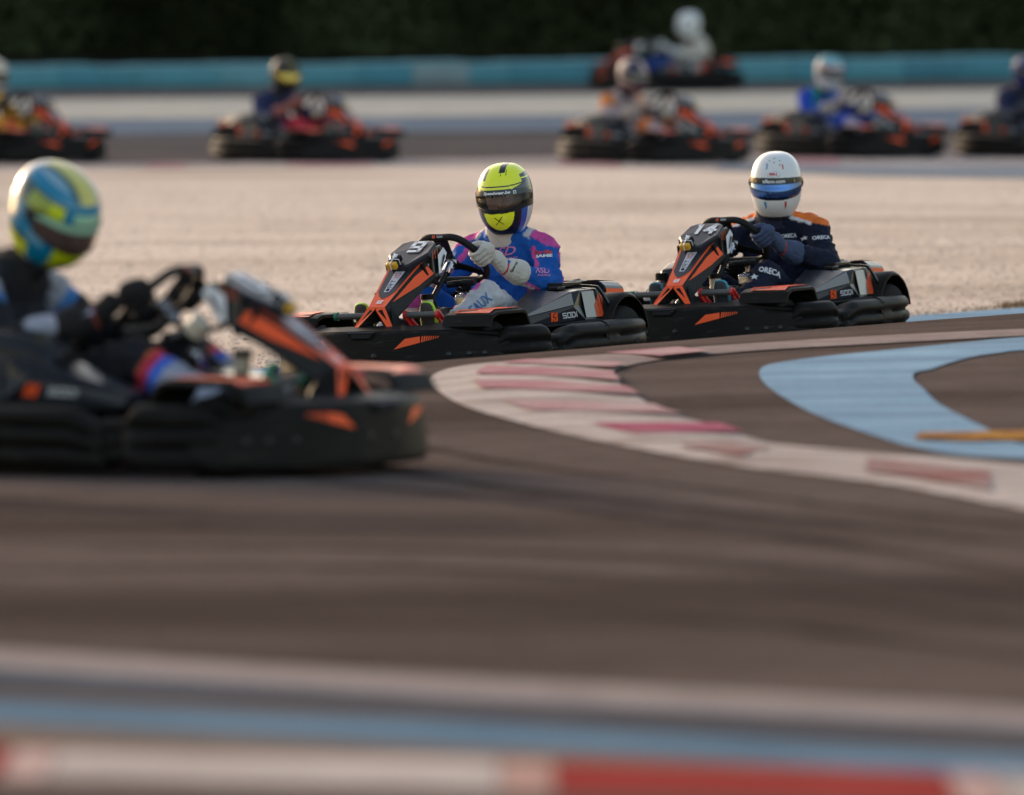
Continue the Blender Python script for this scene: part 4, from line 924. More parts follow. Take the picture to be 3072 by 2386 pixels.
# gloves ---------------------------------------------------------
def glove_geo(s, RIM, C, nrm, upv, ang=8):
    rad = [(p - C) for p in RIM]; want = Vector((0, s, 0)) * math.cos(R(ang)) + upv * math.sin(R(ang))
    k = max(range(len(RIM)), key=lambda i: rad[i].normalized().dot(want)); p0 = RIM[k]; T = (RIM[(k + 1) % len(RIM)] - RIM[k - 1]).normalized(); T = T if T.dot(upv) > 0 else -T
    Ro = (p0 - C); Ro = (Ro - T * Ro.dot(T)).normalized(); Nn = nrm      # Nn points to the driver (backward / up)
    Q = lambda t, r, n: p0 + T * t + Ro * r + Nn * n
    mb = MB(); wr = Vector((J['wr'][0], J['wr'][1] * s, J['wr'][2])); ux = (0, 0, 1)
    # palm: from wrist to the knuckle row
    kn = [Q(.036, .036, .006), Q(.013, .040, .004), Q(-.011, .040, .004), Q(-.034, .036, .008)]
    mid = Q(0, .034, .030)
    for q, r in zip(kn, (.017, .017, .016, .015)): mb.tube([wr.lerp(mid, .45) + (q - mid) * .35, q.lerp(mid, .35), q], [.020, .019, r], 10)
    mb.ell(Q(0, .032, .026), (.034, .034, .034), 12, 8)
    # four fingers round the rim, unequal lengths
    for i, (q, L) in enumerate(zip(kn, (.92, 1.0, .95, .80))):
        t = (.036, .013, -.011, -.034)[i] * .95; r = (.0102, .0106, .0102, .0092)[i]
        mb.tube(smoothpath([q, Q(t, .026, -.020 * L), Q(t, .004, -.034 * L), Q(t, -.020 * L, -.026 * L), Q(t, -.030 * L, -.006)], 4), [r * 1.12] * 4 + [r] * 8 + [r * .9] * 4 + [r * .8], 10)
        mb.ell(q, (r * 1.35,) * 3, 8, 6)
    # thumb leaves the side of the palm
    mb.tube(smoothpath([Q(.010, .034, .036), Q(.034, .014, .034), Q(.042, -.010, .026), Q(.040, -.028, .014)], 4), [.017] * 4 + [.0145] * 5 + [.0125] * 4, 10)
    # wrist and flared cuff
    el = Vector((J['el'][0], J['el'][1] * s, J['el'][2])); d = (el - wr).normalized()
    limb(mb, [(wr.lerp(mid, .5), (.036, .028), ux), (wr, (.036, .030), ux), (wr + d * .03, (.046, .041), ux), (wr + d * .07, (.056, .051), ux), (wr + d * .088, (.059, .055), ux)], 18)
    V, N, Fc = remesh(mb, .0034, 1)
    for i in range(len(V)): V[i] = V[i] + N[i] * (.0014 * npnoise(V[i], 60, s) + .0016 * npnoise(V[i], 25, 3))
    return V, N, Fc, wr, d, mid, (p0, T, Ro, Nn)
def shoe_geo(s):
    mb = MB(); an = Vector((.835, .150 * s, .155)); he = Vector((.885, .152 * s, .105)); toe = Vector((.935, .165 * s, .335)); up = (toe - he).normalized(); bk = Vector((-1, 0, .2)); bk = (bk - up * bk.dot(up)).normalized()
    limb(mb, [(he + up * .01 + bk * .02, (.034, .036), Yv), (he + up * .07 + bk * .022, (.036, .038), Yv), (he + up * .13 + bk * .012, (.041, .028), Yv), (he + up * .19 + bk * .006, (.044, .021), Yv), (he + up * .228 + bk * .004, (.034, .017), Yv)], 18)
    limb(mb, [(he + up * .05 + bk * .03, (.040, .045), Yv), (an + bk * .03 + Vector((-.03, 0, .02)), (.045, .050), Yv)], 16)
    V, N, Fc = remesh(mb, .006, 2)
    f = -bk; sole = (V - np.array(he)) @ np.array(f)
    return V, N, Fc, np.array(he), np.array(up), np.array(f)
# helmet ---------------------------------------------------------
def hshell(az, el, k=1.0):
    """point of the shell; az 0 = forward, el = elevation, x forward, y left"""
    ca, sa, ce, se = math.cos(az), math.sin(az), math.cos(el), math.sin(el)
    x = .147 * math.copysign(abs(ca) ** .92, ca) * ce ** (.74 if se > 0 else .58); y = .120 * math.copysign(abs(sa) ** .92, sa) * ce ** (.72 if se > 0 else .56); z = (.144 if se > 0 else .172) * math.copysign(abs(se) ** (1.0 if se > 0 else .95), se)
    if se < 0:
        dz = -z / .162; y *= 1 - .17 * dz ** 2.6; x *= (1 - .06 * dz ** 2) if ca > 0 else (1 - .30 * dz ** 1.6)
        if ca > 0: x += .010 * math.sin(math.pi * min(1, dz * 1.1)) * ca
    else: x -= .004
    if ca < 0 and z > .02: x -= .010 * math.sin(math.pi * min(1, (z - .02) / .12)) * -ca
    return Vector((x * k, y * k, z * k))
EL0 = -R(66)
def port_top(az): return .032 - .010 * (abs(az) / R(80)) ** 2
def port_bot(az): return -.048 + .022 * (abs(az) / R(78)) ** 2
def make_helmet(paintfn, parent, M, open_face=False, hi=True, visor=None, strip=(.01, .01, .012), spoiler=None, peak=False):
    nu, nv = (300, 190) if hi else (80, 48)
    V = []; loc = []
    for i in range(nv + 1):
        el = EL0 + (math.pi / 2 - EL0 - .01) * i / nv
        for j in range(nu):
            az = -math.pi + 2 * math.pi * j / nu; p = hshell(az, el)
            inset = 0
            if abs(az) < R(74) and port_bot(az) < p.z < port_top(az): inset = -.006 if not open_face else 0
            V.append(p * (1 + inset / .13)); loc.append((az, p.x, p.y, p.z))
    Fc = []
    for i in range(nv):
        for j in range(nu):
            q = (i * nu + j, i * nu + (j + 1) % nu, (i + 1) * nu + (j + 1) % nu, (i + 1) * nu + j)
            if open_face and all(abs(loc[k][0]) < R(68) and port_bot(loc[k][0]) + .006 < loc[k][3] < port_top(loc[k][0]) - .004 for k in q): continue
            Fc.append(q)
    k0 = len(V); V.append(Vector((-.004, 0, .144))); Fc += [(nv * nu + j, nv * nu + (j + 1) % nu, k0) for j in range(nu)]; loc.append((0, 0, 0, .137))
    # rolled lower edge
    k1 = len(V)
    for j in range(nu): p = V[j]; V.append(Vector((p.x * .86, p.y * .84, p.z + .012))); loc.append((0, 0, 0, -.2))
    Fc += [(j, k1 + j, k1 + (j + 1) % nu, (j + 1) % nu) for j in range(nu)]
    sh = mk('helmet', [M @ v for v in V], Fc, painted('helmet_paint' if hi else 'dull_helmet_paint', rough=.30 if hi else .5, coat=.30 if hi else .0, spec=.5 if hi else .2, dirt=.05), parent, ang=60)
    def gasket(l):
        az, x, y, z = l
        if abs(az) < R(82) and (port_bot(az) - .0115 < z < port_bot(az) + .004 or port_top(az) - .004 < z < port_top(az) + .0125): return (.008, .008, .009)
        if R(74) < abs(az) < R(97) and abs(z - .004) < .024 * (1 - ((abs(az) - R(84)) / R(14)) ** 2): return (.010, .010, .012)
        return paintfn(*l)
    setpaint(sh, [gasket(l) for l in loc])
    if open_face:
        sh.modifiers.new('solid', 'SOLIDIFY').thickness = .012; sh.modifiers['solid'].offset = -1
    # visor
    def vz(az, t):
        a = port_bot(az) - .006; b = port_top(az) + .010; return a + (b - a) * t
    def vpt(az, z, k):
        # find elevation giving z
        lo, hi_ = EL0, math.pi / 2 - .02
        for _ in range(22):
            m = (lo + hi_) / 2
            if hshell(az, m).z < z: lo = m
            else: hi_ = m
        p = hshell(az, lo); n_ = Vector((p.x, p.y, p.z * .4)).normalized(); return p + n_ * k
    nn = 44 if hi else 24; gridv = []; rows = 9
    for j in range(nn + 1):
        az = R(-86) + R(172) * j / nn; nar = 1 - .55 * sst(R(66), R(86), abs(az))
        for t in np.linspace(0, 1, rows): gridv.append(vpt(az, vz(az, .52 + (t - .52) * nar), .0030 + (.0022 if .1 < t < .9 else 0)))
    F2 = [(j * rows + i, (j + 1) * rows + i, (j + 1) * rows + i + 1, j * rows + i + 1) for j in range(nn) for i in range(rows - 1)]
    vo = mk('visor', [M @ v for v in gridv], F2, visor, sh, solid=.0015)
    # sun strip
    gs = []; 
    for j in range(nn + 1):
        az = R(-80) + R(160) * j / nn; nar = 1 - .5 * sst(R(66), R(86), abs(az))
        for t in np.linspace(.76, 1.0, 4): gs.append(vpt(az, vz(az, .52 + (t - .52) * nar), .0064))
    ss = mk('sun_strip', [M @ v for v in gs], [(j * 4 + i, (j + 1) * 4 + i, (j + 1) * 4 + i + 1, j * 4 + i + 1) for j in range(nn) for i in range(3)], plain('strip_%02d%02d%02d' % tuple(int(c * 99) for c in strip), strip, .3), vo)
    for s in (1, -1):
        c = vpt(R(84) * s, .004, .003); m = MB(); n_ = Vector((c.x, c.y, 0)).normalized()
        rot = n_.to_track_quat('Z', 'Y').to_matrix(); m.tube([M @ (c - n_ * .004), M @ (c + n_ * .001), M @ (c + n_ * .003)], [.020, .019, .012], 18); m.tube([M @ (c + n_ * .003), M @ (c + n_ * .005)], .006, 8); m.build('visor_pivot', K_BLG, sh)
    if spoiler:
        g = []
        for j in range(13):
            a = R(180 - 42) + R(84) * j / 12; p = hshell(a, R(34)); q = hshell(a, R(52)); b = p + Vector((-.028, 0, .022)) * math.cos((j - 6) / 6 * 1.2)
            g.append([M @ p, M @ b, M @ (b + Vector((.004, 0, .004))), M @ q])
        m = MB(); m.loft(g, closed=True, caps=True); m.build('rear_spoiler', spoiler, sh)
    dg = bpy.context.evaluated_depsgraph_get(); dg.update()
    return sh, vo, ss
def vmat(name, col, rough=.08, metal=.0, alpha=1.0, coat=1.0):
    m, t, b = newmat(name); b.inputs['Base Color'].default_value = (*col, 1); b.inputs['Roughness'].default_value = rough; b.inputs['Metallic'].default_value = metal; b.inputs['Alpha'].default_value = alpha; b.inputs['Coat Weight'].default_value = coat
    N = t.nodes.new; n = N('ShaderNodeTexNoise'); n.inputs['Scale'].default_value = 9; tc = N('ShaderNodeTexCoord'); t.links.new(tc.outputs['Object'], n.inputs['Vector'])
    mr = N('ShaderNodeMapRange'); mr.inputs['To Min'].default_value = rough; mr.inputs['To Max'].default_value = rough + .16; t.links.new(n.outputs['Fac'], mr.inputs['Value']); t.links.new(mr.outputs[0], b.inputs['Roughness']); return m
V_CLEAR = vmat('clear_smoke_visor', (.02, .02, .02), .05, alpha=.25, coat=.0)
V_BLUE = vmat('blue_mirror_visor', (.025, .11, .36), .10, metal=.85)
V_DARK = vmat('dark_visor', (.02, .018, .02), .08)

def make_person(name, cfg, RIM, C, nrm, upv, hi=True):
    root = empty(name); wide = cfg.get('wide', 1.0)
    hc = Vector(cfg.get('head', (.0, 0, .765)))
    LEAN[0] = cfg.get('lean', 0.0); sh0, el0 = J['sh'], J['el']; J['sh'] = (sh0[0] + LEAN[0], sh0[1], sh0[2]); J['el'] = (el0[0] + LEAN[0] * .5, el0[1], el0[2])
    V, N, Fc = body_geo(hc, cfg.get('seed', 0), wide)
    bd = mk('body', V.tolist(), Fc, painted('race_suit_cloth', rough=.82, bump=.5, bscale=22, spec=.25, dirt=.22), root)
    setpaint(bd, paint_body(V, N, cfg['suit'], wide))
    dg = bpy.context.evaluated_depsgraph_get(); dg.update(); bvh = BVHTree.FromObject(bd, dg)
    # collar
    m = MB(); nb = Vector((-.055 + LEAN[0], 0, .588)); m.tube([nb + Vector((0, 0, -.02)), nb + Vector((.005, 0, .0)), nb + Vector((.014, 0, .035)), nb + Vector((.018, 0, .055)), nb + Vector((.018, 0, .056))], [.090, .088, .086, .084, .070], 24); m.build('collar', cfg['collar'], root)
    for s in (1, -1):
        V2, N2, F2, wr, d, mid, fr = glove_geo(s, RIM, C, nrm, upv)
        g = mk('glove', V2.tolist(), F2, painted('glove_leather', rough=.75, bump=.4, bscale=70, spec=.25, dirt=.18), root)
        gc = cfg['glove']; wrn = np.array(wr); dn = np.array(d); cols = []
        for p in V2:
            h = (p - wrn) @ dn; c = gc[0]
            if len(gc) > 1 and -.004 < h < .006: c = gc[1]
            if len(gc) > 1 and h > .150: c = gc[2] if len(gc) > 2 else gc[0]
            cols.append(c)
        setpaint(g, cols)
        V3, N3, F3, he, up, f = shoe_geo(s); so = mk('shoe', V3.tolist(), F3, painted('shoe_leather', rough=.7, dirt=.15), root)
        cols = []
        for p in V3:
            h = (p - he) @ f; cols.append(cfg['shoe'][0] if h > .004 else (cfg['shoe'][1] if h > -.018 else cfg['shoe'][2]))
        setpaint(so, cols)
    J['sh'], J['el'] = sh0, el0
    H = cfg['helmet']; yaw, pitch, roll = H['rot']
    M = Matrix.Translation(hc) @ Matrix.Rotation(R(yaw), 4, 'Z') @ Matrix.Rotation(R(pitch), 4, 'Y') @ Matrix.Rotation(R(roll), 4, 'X')
    hs, vo, ss = make_helmet(H['paint'], root, M, H.get('open', False), hi, H['visor'], H.get('strip', (.01, .01, .012)), H.get('spoiler'))
    if H.get('open'):
        fm = MB()        # features of the face inside the open helmet
        def fp(x, y, z): return M @ Vector((x, y, z))
        rt = M.to_3x3()
        fm.ell(fp(.105, 0, -.012), (.014, .012, .028), 10, 8, rt, 0)
        fm.ell(fp(.088, 0, .0), (.016, .062, .050), 16, 12, rt, 0)
        for s in (1, -1):
            fm.ell(fp(.100, .030 * s, .012), (.007, .014, .007), 10, 8, rt, 1); fm.ell(fp(.1055, .029 * s, .012), (.003, .0055, .0055), 8, 6, rt, 2); fm.ell(fp(.102, .031 * s, .030), (.007, .019, .0038), 10, 6, rt, 3)
        fm.build('face', [plain('skin', SKIN, .5), plain('eye_white', (.7, .68, .66), .3), K_HOL, plain('brow_hair', (.05, .03, .02), .8)], root, ang=80)
    return root, bvh, M, hs, vo, ss, bd

# ---- paint schemes (real colours of helmets and suits) ----
NEON = (.90, .95, .03); BK = (.010, .010, .012); GRY = (.07, .07, .075)
def h_yellow(az, x, y, z):
    a = abs(math.degrees(az))
    if z < -.17: return BK
    if z > .020:
        line = .078 - .026 * math.cos(az)
        if abs(z - (.070 - .014 * math.cos(az))) < .0026: return BK
        if z > .082 and z < .130 and x > -.06:
            if -.056 < y + (.13 - z) * .35 < -.038 : return (.03, .035, .07)
        if z > .112 and x > -.06 and .008 < y < .034: return BK
        if z > .100 and x > 0 and abs(abs(y - .028) - .011) < .0014 and z < .124: return BK
        if a > 34 and z < .045 + .0006 * (a - 34): return (.02, .02, .02) if z < .040 else GRY
        if 62 < a < 100 and z < .085 + .0002 * a: return (BK if (int(a / 14) % 2) else GRY) if abs(z - .082) > .003 else NEON
        if a > 100 and z < .10: return GRY if z > .05 else (.03, .03, .035)
        return NEON
    if z > -.045:
        if a < 74: return BK
        if a < 100: return (.012, .012, .012)
        if a < 122: return (.02, .04, .22) if z < 0 else BK
        if a < 136: return (.35, .01, .16)
        if a < 150: return NEON
        return BK
    if z > -.136 and a < 34 * math.sqrt(max(0, 1 - max(0, (-z - .055) / .081) ** 3)): return NEON
    if a < 52: return BK
    if a < 72: return (.02, .09, .42)
    if a < 90 + (-z) * 100: return (.72, .70, .68)
    if a < 100 + (-z) * 100: return (.80, .16, .02)
    if a < 118: return (.04, .01, .12)
    if a < 128: return (.40, .02, .20)
    if a < 142: return NEON
    return BK
def h_white(az, x, y, z):
    if z < -.143: return (.03, .03, .03)
    return (.74, .73, .71)
def h_teal(az, x, y, z):
    a = abs(math.degrees(az)); T = (.0, .20, .36); LY = (.60, .68, .01)
    if z < -.143: return (.02, .03, .03)
    if z > .02 and a < 42 and z < .075: return (.34, .60, .40) if a < 30 else T
    if z > .10 and abs(y) < .055 and x > -.09: return (.62, .55, .12) if abs(y) < .035 else (.04, .10, .10)
    if 45 < a < 100 and .028 < z < .078: return LY if a < 68 else (.30, .36, .03)
    if 45 < a < 125 and .018 < z < .086: return (.02, .06, .06)
    if z < -.03 and a < 44: return LY if z > -.115 else (.45, .40, .02)
    if z < -.085 and a > 80: return LY
    if z < -.070 and a > 80: return (.02, .04, .05)
    if -.065 < z < -.03 and 60 < a < 85: return (.15, .35, .48)
    if z > .118: return (.22, .38, .48)
    return T
def h_dark(az, x, y, z):
    a = abs(math.degrees(az))
    if a < 60 and z > -.04 and z < .05: return (.35, .25, .03)
    if z > .06 and abs(y) < .03: return (.10, .09, .03)
    if a > 120 and z > -.05: return (.25, .25, .27)
    return (.02, .02, .025)
def h_mixed(az, x, y, z):
    if z > .05 and y < 0: return (.05, .05, .08) if x > .03 else (.45, .36, .33)
    if z < -.07: return (.12, .05, .06)
    return (.50, .38, .33) if math.sin(az * 3 + z * 20) > -.3 else (.10, .09, .14)
def h_sky(az, x, y, z):
    if z > .085: return (.18, .42, .48)
    if z > .05: return (.55, .52, .55) if y > 0 else (.45, .30, .28)
    if z < -.05 and x > 0: return (.60, .62, .66)
    return (.60, .56, .56)
def h_navy(az, x, y, z): return (.02, .03, .12) if z < .08 else (.10, .12, .2)
def h_cream(az, x, y, z): return (.60, .52, .42) if z > 0 else (.5, .5, .5)
BLU = (.010, .095, .40); PNK = (.58, .075, .30); LGY = (.50, .49, .51)
def s_rsd(reg, t, x, y, z, n):
    a = abs(y); s = 1 if y > 0 else -1; o = n[1] * s      # o: outward
    if reg == 'neck': return (.50, .46, .42) if z > .612 else BLU
    cap = z - (.592 - (a - .13) * .42)
    if reg in ('torso', 'uarm', 'neck') and x > -.11 and a > .10:
        if a > .138 and cap > 0: return PNK
        if .108 < a < .134 and cap > -.012 and x > -.08: return LGY
    if reg == 'torso':
        if z > .42 and n[0] < -.55: return LGY
        if x > -.06 and z < .40 and .118 < a < .138: return PNK
        if z < .40 and a >= .138: return LGY
        return BLU
    if reg == 'uarm':
        if n[0] < -.62: return LGY
        if n[0] < -.40: return PNK
        if t > .10 and -.62 < o < -.30 and n[0] > 0: return PNK
        return BLU
    if reg == 'farm':
        if n[2] < -.72: return PNK if n[2] > -.86 else LGY
        return BLU
    if reg == 'thigh':
        if t < .30: return BLU
        if n[2] > .1 and -.28 < o < .05: return PNK
        if o <= -.28 and n[2] > -.3: return BLU
        return LGY
    if reg == 'shin':
        if o < -.5 and t < .85: return PNK
        return LGY
    return BLU
NVY = (.0055, .0085, .026); ORN = (.78, .18, .035)
def s_navy(reg, t, x, y, z, n):
    a = abs(y); cap = z - (.600 - (a - .10) * .30)
    if reg in ('torso', 'uarm', 'neck') and a > .085 and x > -.17:
        if cap > .006: return ORN
        if cap > -.008 and a < .20: return (.70, .68, .70)
    if reg == 'thigh' and t < .42 and n[2] > .1 and n[1] * (1 if y > 0 else -1) < .1: return ORN if t > .25 else NVY
    return NVY
def s_black(reg, t, x, y, z, n):
    K = (.014, .013, .017); Wc = (.34, .35, .42)
    if reg == 'uarm' and t < .26: return Wc
    if reg == 'uarm' and t < .40: return (.05, .18, .45) if n[0] > .1 else (.50, .06, .03)
    if reg == 'farm' and t > .30 and n[2] > -.3 and n[1] * np.sign(y) > -.3: return Wc
    if reg == 'shin':
        if .08 < t < .16: return (.55, .16, .04)
        if .16 < t < .24: return (.50, .03, .06)
        if .24 < t < .32: return (.04, .14, .60)
        if .32 < t < .75: return Wc
    return K
def s_two(top, legs, spots=None):
    def f(reg, t, x, y, z, n):
        if spots:
            c = spots(reg, t, x, y, z, n)
            if c: return c
        return legs if reg in ('thigh', 'shin') or (reg == 'torso' and z < .2) else top
    return f
# ------------------------------------------------------------------ build and place
KART, RIM, KC, KN_, KU = make_kart()
def fit(o, x, y, yaw, lift=0.0, offs=((.90, .455), (.90, -.455), (-.13, .465), (-.13, -.465))):
    """stand a thing on its four wheels on the uneven ground"""
    c, s = math.cos(yaw), math.sin(yaw); A = []; b = []
    for u, v in offs: wx, wy = x + u * c - v * s, y + u * s + v * c; A.append((u, v, 1)); b.append(gz(wx, wy))
    k = np.linalg.lstsq(np.array(A), np.array(b), rcond=None)[0]; k[0] *= .5; k[1] *= .4; k[2] = np.mean(b) - k[0] * np.mean([q[0] for q in offs])
    fx = Vector((1, 0, k[0])).normalized(); fy = Vector((0, 1, k[1])); fzv = fx.cross(fy).normalized(); fy = fzv.cross(fx)
    M = Matrix.Translation((x, y, k[2] + lift)) @ Matrix.Rotation(yaw, 4, 'Z') @ Matrix((fx, fy, fzv)).transposed().to_4x4()
    o.matrix_world = M; return M
def place(px_, s, head): 
    y = F / s; return ((px_ - 1536) / s, y, R(head))
GK = 'racing karts with black bumpers and orange trim'
def child(o, nm):
    for c in o.children:
        if c.name.split('.')[0] == nm: return c
def number(k, txt, mat=K_WHT, scale=1.0):
    pn = child(k, 'number_panel'); a = Vector((-.86, 0, .50)).normalized() ; ay = (Vector((.68, 0, .590)) - Vector((.878, 0, .492))).normalized(); ax = Vector((0, 1, 0))
    if txt: techno(txt, Vector((.735, .014, .5630)), ax, ay, .080 * scale, .0125, mat, pn, wr=.24, wd=.62, gap=.32, name='number')
def person(nm_label, cfg, k, hi=True, group='drivers sitting in the racing karts'):
    r = make_person('person', cfg, RIM, KC, KN_, KU, hi); tag(r[0], nm_label, 'person', group)
    bpy.context.view_layer.update(); r[0].matrix_world = k.matrix_world.copy(); return r
karts = {}
SPEC = [('nine', 1517, 690, 240, 'kart carrying the driver in the blue and pink suit, white 9 on its nose'),
        ('fourteen', 2330, 650, 244, 'kart carrying the driver in the navy suit, white 14 on its nose'),
        ('near', 122, 985, -30, 'largest blurred black and orange kart, driven by the person in the teal helmet'),
        ('far_a', -38, 338, -48, 'distant kart behind the teal helmet, with a driver dressed in yellow'),
        ('far_b', 838, 338, -48, 'distant kart whose driver wears a dark helmet and red trousers'),
        ('far_c', 1880, 340, -47, 'distant kart whose driver wears a pale suit with orange patches'),
        ('far_d', 2470, 332, -47, 'distant kart whose driver wears a bright blue top and a white and turquoise helmet'),
        ('far_e', 3065, 332, -48, 'distant kart cut off by the right edge, its driver in dark navy'),
        ('farthest', 2078, 258, 197, 'farthest kart close to the blue barrier, pointing the other way')]
for i, (key, px_, s, hd, lab) in enumerate(SPEC):
    k = KART if i == 0 else copy_tree(KART); karts[key] = k
for key, px_, s, hd, lab in SPEC:
    k = karts[key]; tag(k, lab, 'kart', GK); x, y, a = place(px_, s, hd); fit(k, x, y, a)
number(karts['nine'], '9'); number(karts['fourteen'], '14', scale=.95)
for q in ('near',): number(karts[q], '0', scale=1.2)

# ---- driver of kart 9
rsd = dict(suit=s_rsd, collar=plain('cream_knit', (.50, .44, .38), .8, bump=.3), glove=((.58, .54, .48), (.50, .05, .05)), shoe=((.045, .04, .035), (.45, .75, .03), (.03, .03, .03)), seed=2, head=(.0, .030, .768),
           helmet=dict(rot=(16, 6, 2), paint=h_yellow, visor=V_CLEAR, open=True, strip=(.012, .03, .05), spoiler=plain('smoke_plastic', (.05, .05, .05), .2)))
r9 = person('driver in a neon yellow helmet, blue and pink suit and cream gloves', rsd, karts['nine'])
PKL = plain('pink_print', (.62, .22, .42), .6); WHL = plain('white_print', (.72, .70, .72), .6); RDL = plain('red_print', (.55, .03, .03), .5); BLL = plain('blue_print', (.03, .13, .32), .6); BKL = plain('black_print', (.01, .01, .01), .5)
def suit_text(r, txt, o, nrm_, up, w_, h_, mat, target=None, off=None, **k):
    nrm_ = Vector(nrm_).normalized(); up = Vector(up); up = (up - nrm_ * up.dot(nrm_)).normalized(); rt = up.cross(nrm_)
    bd = target or r[6]; dg = bpy.context.evaluated_depsgraph_get()
    me = bd.data; bv = BVHTree.FromPolygons([v.co.copy() for v in me.vertices], [tuple(p.vertices) for p in me.polygons])
    return lettering(txt, o, rt, up, w_, h_, mat, bd, bv, off=off or (.0045 if bd is r[6] else .003), name='print', **k)
def suit_patch(r, pts, o, nrm_, up, mat, target=None, off=.002, name='patch'):
    nrm_ = Vector(nrm_).normalized(); up = Vector(up); up = (up - nrm_ * up.dot(nrm_)).normalized(); rt = up.cross(nrm_)
    bd = target or r[6]; me = bd.data; bv = BVHTree.FromPolygons([v.co.copy() for v in me.vertices], [tuple(p.vertices) for p in me.polygons])
    return patch(pts, o, rt, up, mat, bd, bv, off=off, name=name)
def hm(r, az, z, k=0):
    lo, hi_ = EL0, math.pi / 2 - .02
    for _ in range(24):
        m = (lo + hi_) / 2
        if hshell(az, m).z < z: lo = m
        else: hi_ = m
    p = hshell(az, lo); M = r[2]; n_ = Vector((p.x, p.y, p.z * .5)).normalized(); return M @ p, (M.to_3x3() @ n_), (M.to_3x3() @ Vector((0, 0, 1)))
# camera sees the chest from the front left
CH = (.62, .35, .20)
suit_text(r9, 'RSD', (.02, .015, .528), (.866, .5, .2), (0, 0, 1), .125, .036, PKL, bold=.02, shear=.35)
suit_text(r9, 'KARTING', (.02, .040, .498), (.866, .5, .2), (0, 0, 1), .095, .014, PKL, bold=.02, shear=.3)
suit_text(r9, 'RSD', (.13, .27, .440), (.75, .65, .15), (0, 0, 1), .075, .030, PKL, bold=.02, shear=.3)
suit_text(r9, 'KARTING', (.13, .275, .416), (.75, .65, .15), (0, 0, 1), .065, .010, PKL, bold=.02, shear=.3)
suit_text(r9, 'Parilla', (-.02, .20, .516), (.866, .5, .1), (0, 0, 1), .080, .020, RDL, bold=.04)
suit_text(r9, 'IAME', (-.02, .205, .498), (.866, .5, .1), (0, 0, 1), .070, .014, WHL, bold=.06)
suit_text(r9, 'EAUX', (.50, .18, .315), (.866, .5, .05), (.32, -.554, .77), .105, .045, BLL, off=.012, bold=.02)
g9 = [c for c in r9[0].children if c.name.startswith('glove')][0]
suit_text(r9, 'Sparco', (.28, .22, .462), (.8, .6, .1), (.45, -.7, .55), .055, .016, BKL, target=g9, bold=.03)
p, n_, u_ = hm(r9, 0, .052); o_ = suit_text(r9, 'Speedwear.be', r9[2] @ Vector((.15, 0, .030)), r9[2].to_3x3() @ Vector((1, 0, 0)), u_, .120, .017, K_WHT, target=r9[5], bold=.04, shear=.25)
suit_patch(r9, [(-.007, -.007), (.007, -.007), (.007, .007), (-.007, .007)], *hm(r9, R(36), .028), K_WHT, target=r9[5], off=.0012)
suit_text(r9, 'a', *hm(r9, R(36), .028)[:2], u_, .008, .008, BKL, target=r9[5], bold=.03)
p, n_, u_ = hm(r9, 0, -.085)
for pts in ([(-.021, .017), (-.016, .018), (.004, -.002), (.020, -.020), (.014, -.017), (-.004, .001)], [(.014, .020), (.019, .022), (.002, -.001), (-.020, -.020), (-.013, -.018), (-.001, .003)]):
    suit_patch(r9, pts, p + u_ * -.008, n_, u_, BKL, target=r9[3], off=.001)
for a in (-.024, .024): suit_patch(r9, [(a - .012, .028), (a - .012, .0245), (a + .012, .0255 + abs(a) * .05), (a + .012, .029)], p, n_, u_, K_HOL, target=r9[3], off=.001)
# ---- driver of kart 14
orc = dict(suit=s_navy, collar=plain('navy_knit', (.008, .012, .035), .85), glove=((.055, .075, .14), (.30, .04, .03)), shoe=((.03, .04, .05), (.05, .30, .38), (.03, .03, .04)), seed=9, wide=1.10, head=(.0, .035, .762),
           helmet=dict(rot=(20, 8, -2), paint=h_white, visor=V_BLUE, strip=(.012, .012, .012), spoiler=plain('pale_plastic', (.60, .56, .50), .3)))
r14 = person('driver in a white helmet with blue mirrored visor, navy suit with orange shoulders', orc, karts['fourteen'])
suit_text(r14, 'ORECA', (.03, .105, .525), (.87, .45, .2), (0, 0, 1), .070, .018, WHL, bold=.03)
suit_text(r14, 'ORECA', (-.0, .245, .500), (.80, .58, .1), (0, .0, 1), .082, .018, WHL, bold=.03)
suit_text(r14, 'ORECA', (.45, .190, .355), (.85, .45, .25), (0, .25, 1), .105, .032, WHL, bold=.03)
def star(r, o, nrm_, up, sz, mat):
    pts = []
    for k in range(5):
        a = R(90 + 72 * k); b = R(90 + 72 * k + 36); c = R(90 + 72 * k - 36)
        suit_patch(r, [(0, 0), (sz * .42 * math.cos(c), sz * .42 * math.sin(c)), (sz * math.cos(a), sz * math.sin(a)), (sz * .42 * math.cos(b), sz * .42 * math.sin(b))], o, nrm_, up, mat, off=.003, name='star')
star(r14, (.05, .050, .522), (.87, .45, .2), (0, 0, 1), .012, WHL); star(r14, (.02, .180, .505), (.80, .58, .1), (0, 0, 1), .012, WHL); star(r14, (.50, .130, .325), (.85, .45, .25), (0, .1, 1), .022, WHL)
M3 = r14[2].to_3x3(); fwd = M3 @ Vector((1, 0, 0)); u_ = M3 @ Vector((0, 0, 1))
suit_text(r14, 'alfano.com', r14[2] @ Vector((.15, 0, .030)), fwd, u_, .105, .017, K_WHT, target=r14[5], bold=.03)
for a in (-40, 46): suit_text(r14, 'A', *hm(r14, R(a), .027)[:2], u_, .010, .012, K_YEL, target=r14[5], bold=.05)
p, n_, _ = hm(r14, 0, .060); nn_ = (fwd + u_ * .5).normalized()
def oval(a, b): return [(a * math.cos(R(15 * k)), b * math.sin(R(15 * k))) for k in range(24)]
suit_patch(r14, oval(.030, .0135), p, nn_, u_, BKL, target=r14[3], off=.0008); suit_patch(r14, oval(.029, .0125), p, nn_, u_, K_WHT, target=r14[3], off=.0016)
